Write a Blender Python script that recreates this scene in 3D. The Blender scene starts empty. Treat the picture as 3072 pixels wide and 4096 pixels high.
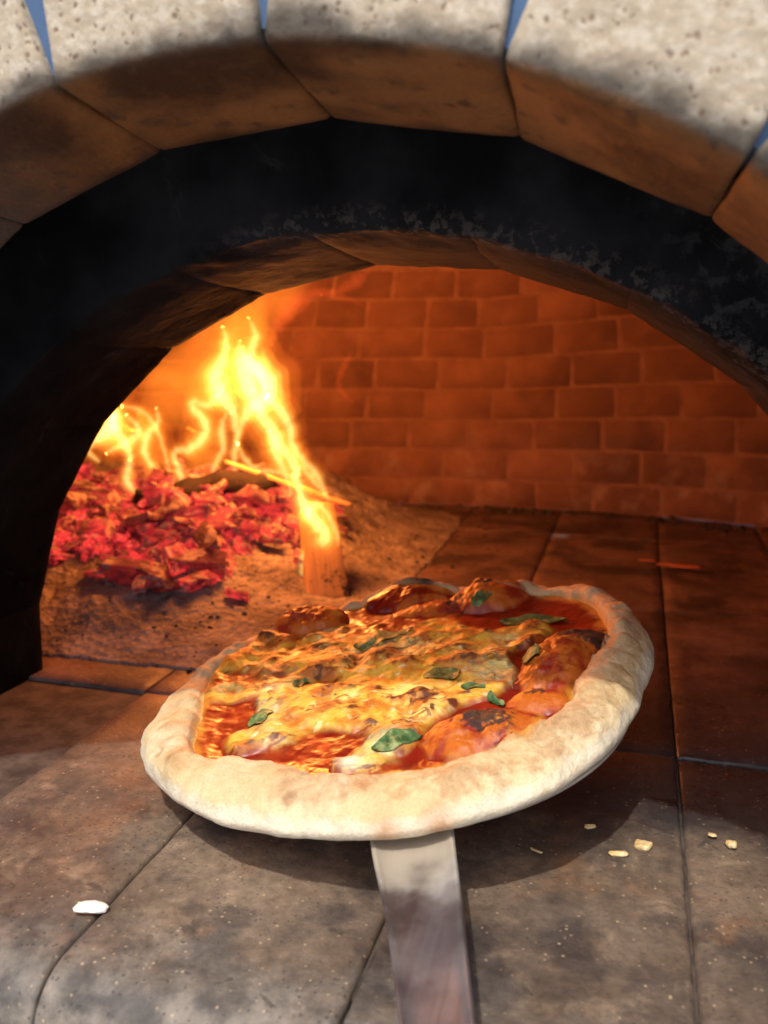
import bpy, math, random
import numpy as np
from mathutils import Vector, Matrix

random.seed(7)
rng = np.random.default_rng(11)
sc = bpy.context.scene
COL = sc.collection
R = math.radians

# ------------------------------------------------------------------ camera
cam = bpy.data.cameras.new('camera')
cam_o = bpy.data.objects.new('camera', cam)
COL.objects.link(cam_o)
cam_o.location = (0.0, 0.0, 0.26)
cam_o.rotation_euler = (R(90 - 11.773), 0.0, R(15.958))
cam.sensor_width = 36.0
cam.lens = 30.92
cam.clip_start = 0.01
cam.clip_end = 100.0
cam.dof.use_dof = True
cam.dof.focus_distance = 0.47
cam.dof.aperture_fstop = 8.5
sc.camera = cam_o

# ------------------------------------------------------------------ daylight
SUN_TRAVEL = Vector((0.07, 0.53, -1.0)).normalized()
elev = math.asin(-SUN_TRAVEL.z)
world = bpy.data.worlds.new('World')
sc.world = world
world.use_nodes = True
wn = world.node_tree
wn.nodes.clear()
sky = wn.nodes.new('ShaderNodeTexSky')
sky.sky_type = 'NISHITA'
sky.sun_disc = False
sky.sun_elevation = elev
sky.sun_rotation = math.atan2(-SUN_TRAVEL.x, -SUN_TRAVEL.y)
sky.air_density = 0.7
sky.dust_density = 4.0
sky.ozone_density = 0.5
bgn = wn.nodes.new('ShaderNodeBackground')
bgn.inputs[1].default_value = 0.15
wo = wn.nodes.new('ShaderNodeOutputWorld')
wn.links.new(sky.outputs[0], bgn.inputs[0])
wn.links.new(bgn.outputs[0], wo.inputs[0])

sun = bpy.data.lights.new('sun', 'SUN')
sun.energy = 2.0
sun.angle = R(1.0)
sun.color = (1.0, 0.95, 0.87)
sun_o = bpy.data.objects.new('sun', sun)
COL.objects.link(sun_o)
sun_o.rotation_euler = SUN_TRAVEL.to_track_quat('-Z', 'Y').to_euler()

sc.view_settings.view_transform = 'Standard'
sc.view_settings.look = 'None'
sc.view_settings.exposure = 0.5
sc.view_settings.gamma = 1.0
sc.view_settings.use_curve_mapping = False
sc.render.engine = 'CYCLES'
cy = sc.cycles
cy.max_bounces = 6
cy.diffuse_bounces = 4
cy.use_adaptive_sampling = True
cy.adaptive_threshold = 0.025
cy.transparent_max_bounces = 64
cy.volume_bounces = 0
cy.sample_clamp_indirect = 6.0
cy.use_denoising = True
try:
    cy.denoiser = 'OPENIMAGEDENOISE'
except Exception:
    pass

# ------------------------------------------------------------------ numeric noise
_perm = rng.permutation(256)
_perm = np.concatenate([_perm, _perm, _perm])
_grad = rng.normal(size=(256, 3))
_grad /= np.linalg.norm(_grad, axis=1)[:, None]


def perlin(p):
    p = np.asarray(p, float)
    i = np.floor(p).astype(int)
    f = p - i
    w = f * f * f * (f * (f * 6 - 15) + 10)
    i &= 255
    out = 0.0
    for dx in (0, 1):
        for dy in (0, 1):
            for dz in (0, 1):
                h = _perm[_perm[_perm[(i[..., 0] + dx) & 255] + ((i[..., 1] + dy) & 255)] + ((i[..., 2] + dz) & 255)]
                g = _grad[h]
                d = g[..., 0] * (f[..., 0] - dx) + g[..., 1] * (f[..., 1] - dy) + g[..., 2] * (f[..., 2] - dz)
                wt = ((w[..., 0] if dx else 1 - w[..., 0]) * (w[..., 1] if dy else 1 - w[..., 1])
                      * (w[..., 2] if dz else 1 - w[..., 2]))
                out = out + d * wt
    return out * 1.5


def fbm(p, octv=4, gain=0.5):
    p = np.asarray(p, float)
    a, s, o = 1.0, 0.0, 0.0
    for k in range(octv):
        o = o + a * perlin(p * 2.0 ** k + 17.3 * k)
        s += a
        a *= gain
    return o / s


def P3(x, y, z=0.0):
    x = np.asarray(x, float)
    return np.stack([x, np.broadcast_to(y, x.shape), np.broadcast_to(z, x.shape)], -1)


def sstep(a, b, x):
    t = np.clip((x - a) / (b - a), 0, 1)
    return t * t * (3 - 2 * t)


def mixc(a, b, t):
    return a + (np.asarray(b) - a) * np.asarray(t)[..., None]


# ------------------------------------------------------------------ object helpers
def mesh_obj(name, verts, faces, mat=None, parent=None, smooth=True, attrs=None, normals=None):
    me = bpy.data.meshes.new(name)
    verts = np.asarray(verts, np.float32)
    if isinstance(faces, np.ndarray):
        n, k = faces.shape
        me.vertices.add(len(verts))
        me.vertices.foreach_set('co', verts.ravel())
        me.loops.add(n * k)
        me.loops.foreach_set('vertex_index', faces.astype(np.int32).ravel())
        me.polygons.add(n)
        me.polygons.foreach_set('loop_start', np.arange(0, n * k, k, dtype=np.int32))
        me.update(calc_edges=True)
    else:
        me.from_pydata(verts.tolist(), [], faces)
    me.validate()
    if smooth:
        me.polygons.foreach_set('use_smooth', np.ones(len(me.polygons), bool))
    if attrs:
        for an, av in attrs.items():
            av = np.asarray(av, np.float32)
            if av.ndim == 2:
                a = me.attributes.new(an, 'FLOAT_COLOR', 'POINT')
                a.data.foreach_set('color', np.c_[av, np.ones(len(av), np.float32)].astype(np.float32).ravel())
            else:
                a = me.attributes.new(an, 'FLOAT', 'POINT')
                a.data.foreach_set('value', av)
    if normals is not None:
        me.normals_split_custom_set_from_vertices(np.asarray(normals, float).tolist())
    if mat:
        me.materials.append(mat)
    o = bpy.data.objects.new(name, me)
    COL.objects.link(o)
    if parent:
        o.parent = parent
    return o


def empty(name, loc=(0, 0, 0)):
    o = bpy.data.objects.new(name, None)
    o.location = loc
    o.empty_display_size = 0.02
    COL.objects.link(o)
    return o


def tag(o, label=None, cat=None, group=None, kind=None):
    if label:
        o['label'] = label
    if cat:
        o['category'] = cat
    if group:
        o['group'] = group
    if kind:
        o['kind'] = kind
    return o


def rblock(hx, hy, hz, r, n=(8, 8, 8)):
    """Rounded block: surface lattice of a box, corners rolled to radius r. Returns verts, quads."""
    def axis(h, k):
        e = [-h, -h + r * 0.3, -h + r]
        m = list(np.linspace(-h + r, h - r, k + 1))[1:-1]
        return np.array(e + m + [h - r, h - r * 0.3, h])
    A = [axis(hx, n[0]), axis(hy, n[1]), axis(hz, n[2])]
    nx, ny, nz = (len(a) for a in A)
    idx = {}
    V = []

    def vid(i, j, k):
        key = (i, j, k)
        if key not in idx:
            idx[key] = len(V)
            V.append((A[0][i], A[1][j], A[2][k]))
        return idx[key]
    F = []
    for i in range(nx - 1):
        for j in range(ny - 1):
            F.append((vid(i, j, 0), vid(i, j + 1, 0), vid(i + 1, j + 1, 0), vid(i + 1, j, 0)))
            F.append((vid(i, j, nz - 1), vid(i + 1, j, nz - 1), vid(i + 1, j + 1, nz - 1), vid(i, j + 1, nz - 1)))
        for k in range(nz - 1):
            F.append((vid(i, 0, k), vid(i + 1, 0, k), vid(i + 1, 0, k + 1), vid(i, 0, k + 1)))
            F.append((vid(i, ny - 1, k), vid(i, ny - 1, k + 1), vid(i + 1, ny - 1, k + 1), vid(i + 1, ny - 1, k)))
    for j in range(ny - 1):
        for k in range(nz - 1):
            F.append((vid(0, j, k), vid(0, j, k + 1), vid(0, j + 1, k + 1), vid(0, j + 1, k)))
            F.append((vid(nx - 1, j, k), vid(nx - 1, j + 1, k), vid(nx - 1, j + 1, k + 1), vid(nx - 1, j, k + 1)))
    V = np.array(V)
    h = np.array([hx, hy, hz])
    inner = np.clip(V, -h + r, h - r)
    d = V - inner
    L = np.linalg.norm(d, axis=1)
    far = L > 1e-9
    V[far] = inner[far] + d[far] / L[far][:, None] * r
    return V, np.array(F)


def grid_faces(nu, nv, wrap_u=False):
    i = np.arange(nu if wrap_u else nu - 1)
    j = np.arange(nv - 1)
    I, J = np.meshgrid(i, j, indexing='ij')
    I2 = (I + 1) % nu
    return np.stack([I * nv + J, I2 * nv + J, I2 * nv + J + 1, I * nv + J + 1], -1).reshape(-1, 4)


def catmull(P, n):
    P = np.asarray(P, float)
    Q = np.vstack([2 * P[0] - P[1], P, 2 * P[-1] - P[-2]])
    t = np.linspace(0, len(P) - 1 - 1e-6, n)
    i = t.astype(int)
    u = (t - i)[:, None]
    a, b, c, d = Q[i], Q[i + 1], Q[i + 2], Q[i + 3]
    return 0.5 * (2 * b + (c - a) * u + (2 * a - 5 * b + 4 * c - d) * u ** 2 + (3 * b - a - 3 * c + d) * u ** 3)


# ------------------------------------------------------------------ material helpers
class NT:
    def __init__(s, name):
        s.m = bpy.data.materials.new(name)
        s.m.use_nodes = True
        s.t = s.m.node_tree
        s.t.nodes.clear()
        s.out = s.t.nodes.new('ShaderNodeOutputMaterial')

    def n(s, typ, **kw):
        nd = s.t.nodes.new('ShaderNode' + typ)
        for k, v in kw.items():
            setattr(nd, k, v)
        return nd

    def put(s, sock, v):
        if isinstance(v, bpy.types.NodeSocket):
            s.t.links.new(v, sock)
        elif v is not None:
            if hasattr(sock.default_value, '__len__') and not hasattr(v, '__len__'):
                v = [v] * len(sock.default_value)
            if hasattr(v, '__len__') and len(v) == 3 and len(sock.default_value) == 4:
                v = (*v, 1.0)
            sock.default_value = v

    def obj(s):
        return s.n('TexCoord').outputs['Object']

    def noise(s, vec, scale, detail=4.0, rough=0.55, dist=0.0):
        nd = s.n('TexNoise')
        s.put(nd.inputs['Vector'], vec)
        nd.inputs['Scale'].default_value = scale
        nd.inputs['Detail'].default_value = detail
        nd.inputs['Roughness'].default_value = rough
        nd.inputs['Distortion'].default_value = dist
        return nd.outputs['Fac']

    def voro(s, vec, scale, feature='F1', out='Distance', rnd=1.0):
        nd = s.n('TexVoronoi', feature=feature)
        s.put(nd.inputs['Vector'], vec)
        nd.inputs['Scale'].default_value = scale
        nd.inputs['Randomness'].default_value = rnd
        return nd.outputs[out]

    def rng(s, v, a, b, c=0.0, d=1.0, smooth=True):
        nd = s.n('MapRange', interpolation_type='SMOOTHSTEP' if smooth else 'LINEAR')
        s.put(nd.inputs['Value'], v)
        for k, x in zip((1, 2, 3, 4), (a, b, c, d)):
            s.put(nd.inputs[k], x)
        return nd.outputs[0]

    def math(s, op, a, b=None, clamp=False):
        nd = s.n('Math', operation=op, use_clamp=clamp)
        s.put(nd.inputs[0], a)
        if b is not None:
            s.put(nd.inputs[1], b)
        return nd.outputs[0]

    def vmath(s, op, a, b=None, out=0):
        nd = s.n('VectorMath', operation=op)
        s.put(nd.inputs[0], a)
        if b is not None:
            s.put(nd.inputs[1], b)
        return nd.outputs[out]

    def mix(s, f, a, b, blend='MIX'):
        nd = s.n('Mix', data_type='RGBA', blend_type=blend)
        s.put(nd.inputs[0], f)
        s.put(nd.inputs[6], a)
        s.put(nd.inputs[7], b)
        return nd.outputs[2]

    def sep(s, v):
        nd = s.n('SeparateXYZ')
        s.put(nd.inputs[0], v)
        return nd.outputs

    def attr(s, name, fac=False):
        nd = s.n('Attribute', attribute_name=name)
        return nd.outputs['Fac' if fac else 'Color']

    def rand(s):
        return s.n('ObjectInfo').outputs['Random']

    def bump(s, h, strength=0.5, dist=0.001, normal=None):
        nd = s.n('Bump')
        s.put(nd.inputs['Strength'], strength)
        nd.inputs['Distance'].default_value = dist
        s.put(nd.inputs['Height'], h)
        if normal is not None:
            s.put(nd.inputs['Normal'], normal)
        return nd.outputs[0]

    def bsdf(s, col, rough=0.8, normal=None, metal=0.0, spec=0.5, emis=None, emis_s=0.0, sss=0.0, sss_r=None, coat=0.0):
        b = s.n('BsdfPrincipled')
        s.put(b.inputs['Base Color'], col)
        s.put(b.inputs['Roughness'], rough)
        s.put(b.inputs['Metallic'], metal)
        s.put(b.inputs['Specular IOR Level'], spec)
        if normal is not None:
            s.put(b.inputs['Normal'], normal)
        if emis is not None:
            s.put(b.inputs['Emission Color'], emis)
            s.put(b.inputs['Emission Strength'], emis_s)
        if sss:
            b.inputs['Subsurface Weight'].default_value = sss
            b.inputs['Subsurface Radius'].default_value = sss_r or (0.004, 0.002, 0.001)
            b.inputs['Subsurface Scale'].default_value = 1.0
        if coat:
            b.inputs['Coat Weight'].default_value = coat
            b.inputs['Coat Roughness'].default_value = 0.15
        s.t.links.new(b.outputs[0], s.out.inputs[0])
        return s.m


def scaled(nt, vec, s):
    return nt.vmath('MULTIPLY', vec, s)


# --- sandy cast stone of the mouth arch, tarred on the underside
def mat_arch_stone():
    n = NT('cast_stone')
    o = n.obj()
    x, y, z = n.sep(o)
    rad = n.vmath('LENGTH', n.vmath('MULTIPLY', n.vmath('SUBTRACT', o, (-0.137, 0.0, 0.038)), (1, 0, 1)), out=1)
    base = n.mix(n.noise(o, 40, 5), (0.38, 0.30, 0.205), (0.54, 0.46, 0.345))
    base = n.mix(n.rng(n.noise(o, 160, 3, 0.6), 0.42, 0.66), base, (0.58, 0.51, 0.40))
    vc = n.voro(n.vmath('ADD', o, n.vmath('MULTIPLY', n.n('TexNoise').outputs['Color'], (0.004, 0.004, 0.004))), 330, out='Color')
    vd = n.voro(o, 330)
    fleck = n.math('MULTIPLY', n.rng(n.sep(vc)[0], 0.70, 0.78), n.rng(vd, 0.5, 0.25))
    base = n.mix(n.math('MULTIPLY', n.math('MULTIPLY', fleck, n.rng(n.noise(o, 45, 3), 0.35, 0.65)), 0.7), base, (0.72, 0.63, 0.50))
    fleck2 = n.math('MULTIPLY', n.rng(n.sep(vc)[1], 0.80, 0.86), n.rng(vd, 0.5, 0.25))
    base = n.mix(n.math('MULTIPLY', fleck2, 0.75), base, (0.16, 0.10, 0.06))
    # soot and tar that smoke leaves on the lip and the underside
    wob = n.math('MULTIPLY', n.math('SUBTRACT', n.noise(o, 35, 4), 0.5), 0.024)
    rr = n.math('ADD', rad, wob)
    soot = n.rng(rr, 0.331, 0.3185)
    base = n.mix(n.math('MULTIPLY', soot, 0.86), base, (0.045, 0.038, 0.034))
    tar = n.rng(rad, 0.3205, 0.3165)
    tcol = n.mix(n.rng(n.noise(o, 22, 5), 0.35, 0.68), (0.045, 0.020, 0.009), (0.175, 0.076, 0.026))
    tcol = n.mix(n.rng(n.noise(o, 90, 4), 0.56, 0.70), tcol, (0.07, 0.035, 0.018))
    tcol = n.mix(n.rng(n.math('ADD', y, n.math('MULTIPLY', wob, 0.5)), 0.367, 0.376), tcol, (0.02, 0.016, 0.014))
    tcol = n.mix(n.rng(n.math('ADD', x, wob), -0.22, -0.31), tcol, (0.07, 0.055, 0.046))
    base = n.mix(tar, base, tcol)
    h = n.math('ADD', n.math('MULTIPLY', n.noise(o, 110, 6, 0.65), 1.0), n.math('MULTIPLY', vd, 0.35))
    return n.bsdf(base, n.rng(tar, 0, 1, 0.9, 0.75), n.bump(h, 0.55, 0.0018), spec=0.15)


def mat_soot_stone():
    n = NT('sooted_firebrick')
    o = n.obj()
    x, y, z = n.sep(o)
    rad = n.vmath('LENGTH', n.vmath('MULTIPLY', n.vmath('SUBTRACT', o, (-0.137, 0.0, 0.0)), (1, 0, 1)), out=1)
    base = n.mix(n.rng(n.noise(o, 18, 5), 0.35, 0.7), (0.006, 0.006, 0.007), (0.019, 0.0185, 0.0205))
    base = n.mix(1.0, base, n.rng(x, -0.36, -0.22, 0.55, 1.0), 'MULTIPLY')
    # heat has burnt the soot off the underside towards the chamber
    wob = n.math('MULTIPLY', n.math('SUBTRACT', n.noise(o, 28, 6, 0.65), 0.5), 0.16)
    clean = n.math('MULTIPLY', n.rng(n.math('ADD', y, wob), 0.44, 0.51), n.rng(n.math('ADD', x, wob), -0.24, -0.12))
    clean = n.math('MULTIPLY', clean, n.rng(rad, 0.3125, 0.3085))
    ccol = n.mix(n.noise(o, 60, 5), (0.03, 0.018, 0.013), (0.13, 0.075, 0.05))
    base = n.mix(n.math('MULTIPLY', clean, 0.35), base, ccol)
    edge = n.math('MULTIPLY', n.rng(rad, 0.325, 0.3085), n.rng(y, 0.447, 0.438))
    edge = n.math('MULTIPLY', edge, n.math('MULTIPLY', n.rng(n.noise(o, 170, 4, 0.7), 0.48, 0.62), n.rng(x, -0.24, -0.16)))
    base = n.mix(n.math('MULTIPLY', edge, 0.22), base, (0.22, 0.18, 0.16))
    scuff = n.rng(n.noise(n.vmath('ADD', o, (2, 7, 1)), 14, 6, 0.7, 1.5), 0.60, 0.68)
    base = n.mix(n.math('MULTIPLY', scuff, 0.35), base, (0.055, 0.052, 0.052))
    flake = n.math('MULTIPLY', n.rng(n.noise(o, 95, 6, 0.7), 0.5, 0.6), n.rng(x, -0.02, 0.05))
    base = n.mix(n.math('MULTIPLY', flake, 0.4), base, (0.06, 0.062, 0.066))
    h = n.math('ADD', n.noise(o, 70, 6, 0.6), n.math('MULTIPLY', flake, 1.2))
    return n.bsdf(base, 0.85, n.bump(h, 0.45, 0.003), spec=0.05)


def mat_joint_blue():
    n = NT('blue_mortar')
    o = n.obj()
    c = n.mix(n.noise(o, 60, 4), (0.05, 0.105, 0.22), (0.085, 0.16, 0.30))
    return n.bsdf(c, 0.85, n.bump(n.noise(o, 200, 4), 0.3, 0.001))


def mat_tile():
    n = NT('hearth_tile')
    o = n.obj()
    x, y, z = n.sep(o)
    rnd = n.rand()
    big = n.noise(o, 7, 5, 0.6)
    base = n.mix(n.rng(big, 0.34, 0.66), (0.082, 0.057, 0.041), (0.190, 0.134, 0.091))
    base = n.mix(n.rng(n.noise(o, 31, 6, 0.65, 0.4), 0.50, 0.72), base, (0.255, 0.180, 0.118))
    base = n.mix(n.math('MULTIPLY', n.rng(n.noise(n.vmath('ADD', o, (3.1, 0.7, 0)), 13, 5, 0.62), 0.47, 0.62), 0.8), base, (0.042, 0.032, 0.030))
    base = n.mix(n.math('MULTIPLY', n.rng(n.noise(n.vmath('ADD', o, (9.1, 4.7, 0)), 17, 4), 0.56, 0.70), 0.55), base, (0.27, 0.135, 0.062))
    # weathered grey towards the lip
    wob = n.math('MULTIPLY', n.math('SUBTRACT', n.noise(o, 24, 5), 0.5), 0.08)
    lip = n.rng(n.math('ADD', y, wob), 0.315, 0.265)
    gr = n.mix(n.rng(n.noise(o, 42, 5), 0.38, 0.62), (0.060, 0.056, 0.052), (0.20, 0.175, 0.145))
    base = n.mix(n.math('MULTIPLY', lip, 0.85), base, gr)
    # inner hearth: burnt red-brown, close to black towards the near-right of the mouth
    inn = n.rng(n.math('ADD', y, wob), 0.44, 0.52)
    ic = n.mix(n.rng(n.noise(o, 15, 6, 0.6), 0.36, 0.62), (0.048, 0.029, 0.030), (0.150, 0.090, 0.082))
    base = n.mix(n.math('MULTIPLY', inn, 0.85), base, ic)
    wob2 = n.math('MULTIPLY', n.math('SUBTRACT', n.noise(n.vmath('ADD', o, (1.7, 2.9, 0)), 11, 5), 0.5), 0.22)
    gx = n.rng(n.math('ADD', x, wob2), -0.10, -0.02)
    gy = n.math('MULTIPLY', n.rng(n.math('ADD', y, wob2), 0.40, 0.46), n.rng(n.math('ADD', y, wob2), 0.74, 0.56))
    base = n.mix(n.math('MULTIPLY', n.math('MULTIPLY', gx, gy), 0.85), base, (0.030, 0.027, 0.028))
    # dark scorch streaks deep in the chamber
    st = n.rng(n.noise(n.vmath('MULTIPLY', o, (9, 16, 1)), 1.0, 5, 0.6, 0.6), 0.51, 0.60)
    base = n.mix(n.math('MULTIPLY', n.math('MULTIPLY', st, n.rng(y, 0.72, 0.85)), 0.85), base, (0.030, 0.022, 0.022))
    base = n.mix(1.0, base, n.rng(n.noise(o, 150, 4, 0.7), 0.25, 0.75, 0.62, 1.38, False), 'MULTIPLY')
    base = n.mix(n.math('MULTIPLY', n.rng(n.noise(n.vmath('ADD', o, (5, 1, 0)), 70, 3, 0.5, 0.5), 0.66, 0.72), 0.6), base, (0.03, 0.024, 0.02))
    # aggregate specks
    vc = n.voro(o, 420, out='Color')
    vd = n.voro(o, 420)
    f1 = n.math('MULTIPLY', n.rng(n.sep(vc)[0], 0.86, 0.97), n.rng(vd, 0.42, 0.1))
    base = n.mix(n.math('MULTIPLY', n.math('MULTIPLY', f1, n.rng(n.noise(o, 60, 3), 0.3, 0.55)), 0.8), base, (0.44, 0.32, 0.19))
    f2 = n.math('MULTIPLY', n.rng(n.sep(vc)[2], 0.86, 0.90), n.rng(vd, 0.45, 0.2))
    base = n.mix(n.math('MULTIPLY', f2, 0.6), base, (0.03, 0.025, 0.022))
    base = n.mix(1.0, base, n.rng(rnd, 0, 1, 0.82, 1.15, False), 'MULTIPLY')
    h = n.math('ADD', n.noise(o, 130, 6, 0.68), n.math('MULTIPLY', n.noise(o, 600, 3), 0.5))
    rough = n.rng(n.noise(o, 26, 5), 0.35, 0.65, 0.50, 0.85)
    rough = n.math('SUBTRACT', rough, n.math('MULTIPLY', n.math('MULTIPLY', gx, gy), 0.18))
    rough = n.math('SUBTRACT', rough, n.math('MULTIPLY', inn, 0.14))
    return n.bsdf(base, rough, n.bump(h, 0.55, 0.0014), spec=0.45)


def mat_simple(name, c0, c1, sc_=60.0, rough=0.85, bs=0.5, bd=0.001, spec=0.4):
    n = NT(name)
    o = n.obj()
    c = n.mix(n.rng(n.noise(o, sc_, 5, 0.6), 0.3, 0.7), c0, c1)
    return n.bsdf(c, rough, n.bump(n.noise(o, sc_ * 4, 5, 0.6), bs, bd), spec=spec)


def mat_dome_brick():
    n = NT('dome_brick')
    o = n.obj()
    rnd = n.rand()
    c = n.mix(n.rng(n.noise(o, 20, 5), 0.3, 0.7), (0.165, 0.076, 0.046), (0.225, 0.108, 0.066))
    c = n.mix(n.rng(n.noise(o, 9, 5, 0.6), 0.46, 0.68), c, (0.125, 0.060, 0.041))
    c = n.mix(1.0, c, n.rng(rnd, 0, 1, 0.80, 1.10, False), 'MULTIPLY')
    z = n.sep(o)[2]
    ash = n.math('MULTIPLY', n.rng(n.noise(o, 16, 5, 0.65), 0.50, 0.66), n.rng(z, 0.14, 0.03))
    c = n.mix(n.math('MULTIPLY', ash, 0.28), c, (0.40, 0.31, 0.27))
    return n.bsdf(c, 0.85, n.bump(n.noise(o, 90, 6, 0.65), 0.6, 0.002), spec=0.3)


def mat_ash():
    n = NT('ash')
    o = n.obj()
    c = n.mix(n.rng(n.noise(o, 26, 6, 0.65), 0.36, 0.64), (0.135, 0.108, 0.10), (0.28, 0.235, 0.22))
    c = n.mix(n.rng(n.noise(o, 120, 5, 0.7), 0.56, 0.70), c, (0.06, 0.045, 0.04))
    c = n.mix(n.rng(n.voro(o, 210), 0.22, 0.10), c, (0.33, 0.28, 0.25))
    h = n.math('ADD', n.noise(o, 90, 7, 0.7), n.math('MULTIPLY', n.voro(o, 160), 0.6))
    return n.bsdf(c, 0.95, n.bump(h, 1.0, 0.004), spec=0.15)


def mat_ember():
    n = NT('glowing_ember')
    o = n.obj()
    rnd = n.rand()
    vec = n.vmath('ADD', o, n.vmath('MULTIPLY', n.n('ObjectInfo').outputs['Location'], (7, 7, 7)))
    grain = n.noise(n.vmath('MULTIPLY', vec, (60, 240, 200)), 1.0, 4, 0.6, 0.4)
    cross = n.rng(n.noise(n.vmath('MULTIPLY', vec, (120, 40, 40)), 1.0, 3, 0.6, 1.2), 0.34, 0.44)
    hot = n.rng(n.noise(vec, 60, 3, 0.55), 0.36, 0.62)
    e = n.mix(hot, (0.13, 0.003, 0.008), (0.88, 0.040, 0.036))
    e = n.mix(n.rng(grain, 0.55, 0.75), e, (1.0, 0.18, 0.07))
    ashy = n.rng(n.noise(n.vmath('ADD', vec, (4, 1, 8)), 55, 5, 0.65), 0.47, 0.62)
    st = n.math('MULTIPLY', n.rng(cross, 0, 1, 0.30, 1.0), n.rng(ashy, 0, 1, 1.0, 0.10))
    st = n.math('MULTIPLY', st, n.rng(grain, 0.25, 0.6, 0.35, 1.0))
    st = n.math('MULTIPLY', st, n.rng(rnd, 0, 1, 0.10, 1.15, False))
    c = n.mix(ashy, (0.045, 0.020, 0.022), (0.30, 0.21, 0.19))
    return n.bsdf(c, 0.9, n.bump(n.math('ADD', cross, n.math('MULTIPLY', grain, 1.5)), 0.8, 0.0015), spec=0.15, emis=e, emis_s=st)


def mat_log(charred=0.5):
    n = NT('firewood' if charred < 0.5 else 'charred_firewood')
    o = n.obj()
    g = n.noise(n.vmath('MULTIPLY', o, (220, 220, 14)), 1.0, 5, 0.6, 0.3)
    c = n.mix(g, (0.26, 0.13, 0.05), (0.55, 0.33, 0.15))
    ch = n.rng(n.noise(o, 34, 5, 0.65), 0.76 - charred * 0.66, 0.86 - charred * 0.66)
    c = n.mix(ch, c, (0.018, 0.013, 0.012))
    glow = n.math('MULTIPLY', n.rng(n.noise(n.vmath('MULTIPLY', o, (140, 140, 60)), 1.0, 4, 0.6, 0.8), 0.62, 0.72), n.rng(ch, 0.4, 1.0))
    return n.bsdf(c, 0.85, n.bump(g, 0.7, 0.0015), spec=0.2, emis=(1.0, 0.07, 0.03), emis_s=n.math('MULTIPLY', glow, 1.4 * max(0.0, charred - 0.3)))


def mat_metal():
    n = NT('worn_steel')
    o = n.obj()
    x, y, z = n.sep(o)
    st = n.noise(n.vmath('MULTIPLY', o, (420, 10, 420)), 1.0, 5, 0.6)
    c = n.mix(n.rng(n.noise(o, 30, 4, 0.55), 0.35, 0.68), (0.30, 0.29, 0.31), (0.54, 0.53, 0.55))
    c = n.mix(n.math('MULTIPLY', n.rng(n.noise(n.vmath('ADD', o, (2.0, 5.1, 0)), 22, 4, 0.55), 0.42, 0.58), 0.75), c, (0.12, 0.088, 0.088))  # dark blotches in the colour stand in for a dark reflection on the handle
    c = n.mix(n.math('MULTIPLY', n.rng(st, 0.45, 0.65), 0.12), c, (0.20, 0.18, 0.18))
    # paler, rougher and less metallic next to the blade
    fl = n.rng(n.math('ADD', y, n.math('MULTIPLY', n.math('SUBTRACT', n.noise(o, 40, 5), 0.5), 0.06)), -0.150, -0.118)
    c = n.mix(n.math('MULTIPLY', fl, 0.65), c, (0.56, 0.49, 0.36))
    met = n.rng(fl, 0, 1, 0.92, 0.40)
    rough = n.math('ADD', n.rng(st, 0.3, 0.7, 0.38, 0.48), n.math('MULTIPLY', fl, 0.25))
    return n.bsdf(c, rough, n.bump(n.noise(o, 260, 4), 0.2, 0.0005), metal=met)


def mat_pizza():
    n = NT('baked_pizza')
    o = n.obj()
    col = n.attr('col')
    rough = n.attr('gloss', True)
    fine = n.noise(o, 700, 4, 0.65)
    col = n.mix(1.0, col, n.rng(fine, 0.2, 0.8, 0.80, 1.18, False), 'MULTIPLY')
    h = n.math('ADD', n.noise(o, 330, 5, 0.65), n.math('MULTIPLY', n.noise(o, 1100, 3), 0.35))
    return n.bsdf(col, rough, n.bump(h, n.rng(rough, 0.38, 0.75, 0.09, 0.75), 0.0011), spec=0.5, sss=0.12, sss_r=(0.004, 0.002, 0.0008))


def mat_basil():
    n = NT('basil')
    o = n.obj()
    c = n.mix(n.rng(n.noise(o, 150, 4), 0.35, 0.65), (0.035, 0.085, 0.025), (0.11, 0.20, 0.07))
    c = n.mix(n.math('MULTIPLY', n.rng(n.noise(n.vmath('ADD', o, (1, 2, 3)), 150, 4, 0.6), 0.48, 0.70), 0.65), c, (0.40, 0.42, 0.17))
    return n.bsdf(c, 0.5, n.bump(n.noise(o, 420, 4), 0.5, 0.001), spec=0.25)


def mat_flame(name, color, strength):
    n = NT(name)
    e = n.n('Emission')
    e.inputs[0].default_value = (*color, 1)
    e.inputs[1].default_value = strength
    n.t.links.new(e.outputs[0], n.out.inputs['Volume'])
    return n.m


M_ARCH = mat_arch_stone()
M_SOOT = mat_soot_stone()
M_BLUE = mat_joint_blue()
M_TILE = mat_tile()
M_MORTAR = mat_simple('hearth_grit', (0.025, 0.019, 0.016), (0.09, 0.07, 0.056), 60)
M_DOMEM = mat_simple('dome_mortar', (0.165, 0.080, 0.050), (0.235, 0.122, 0.078), 40)
M_BLACK = mat_simple('flue_soot', (0.008, 0.008, 0.008), (0.02, 0.019, 0.019), 30)
M_SHELF = mat_simple('pale_ledge', (0.46, 0.49, 0.51), (0.60, 0.62, 0.63), 30)
M_BRICK = mat_dome_brick()
M_ASH = mat_ash()
M_EMBER = mat_ember()
M_LOG = mat_log(0.25)
M_CHAR = mat_log(0.8)
M_METAL = mat_metal()
M_PIZZA = mat_pizza()
M_BASIL = mat_basil()
M_CHEESE = mat_simple('melted_cheese', (0.66, 0.42, 0.14), (0.80, 0.66, 0.38), 200, 0.35)
M_DOUGH = mat_simple('raw_dough', (0.74, 0.70, 0.62), (0.84, 0.80, 0.74), 200, 0.7)
M_BURNT = mat_simple('burnt_scrap', (0.30, 0.08, 0.03), (0.50, 0.17, 0.07), 200, 0.8)
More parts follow.
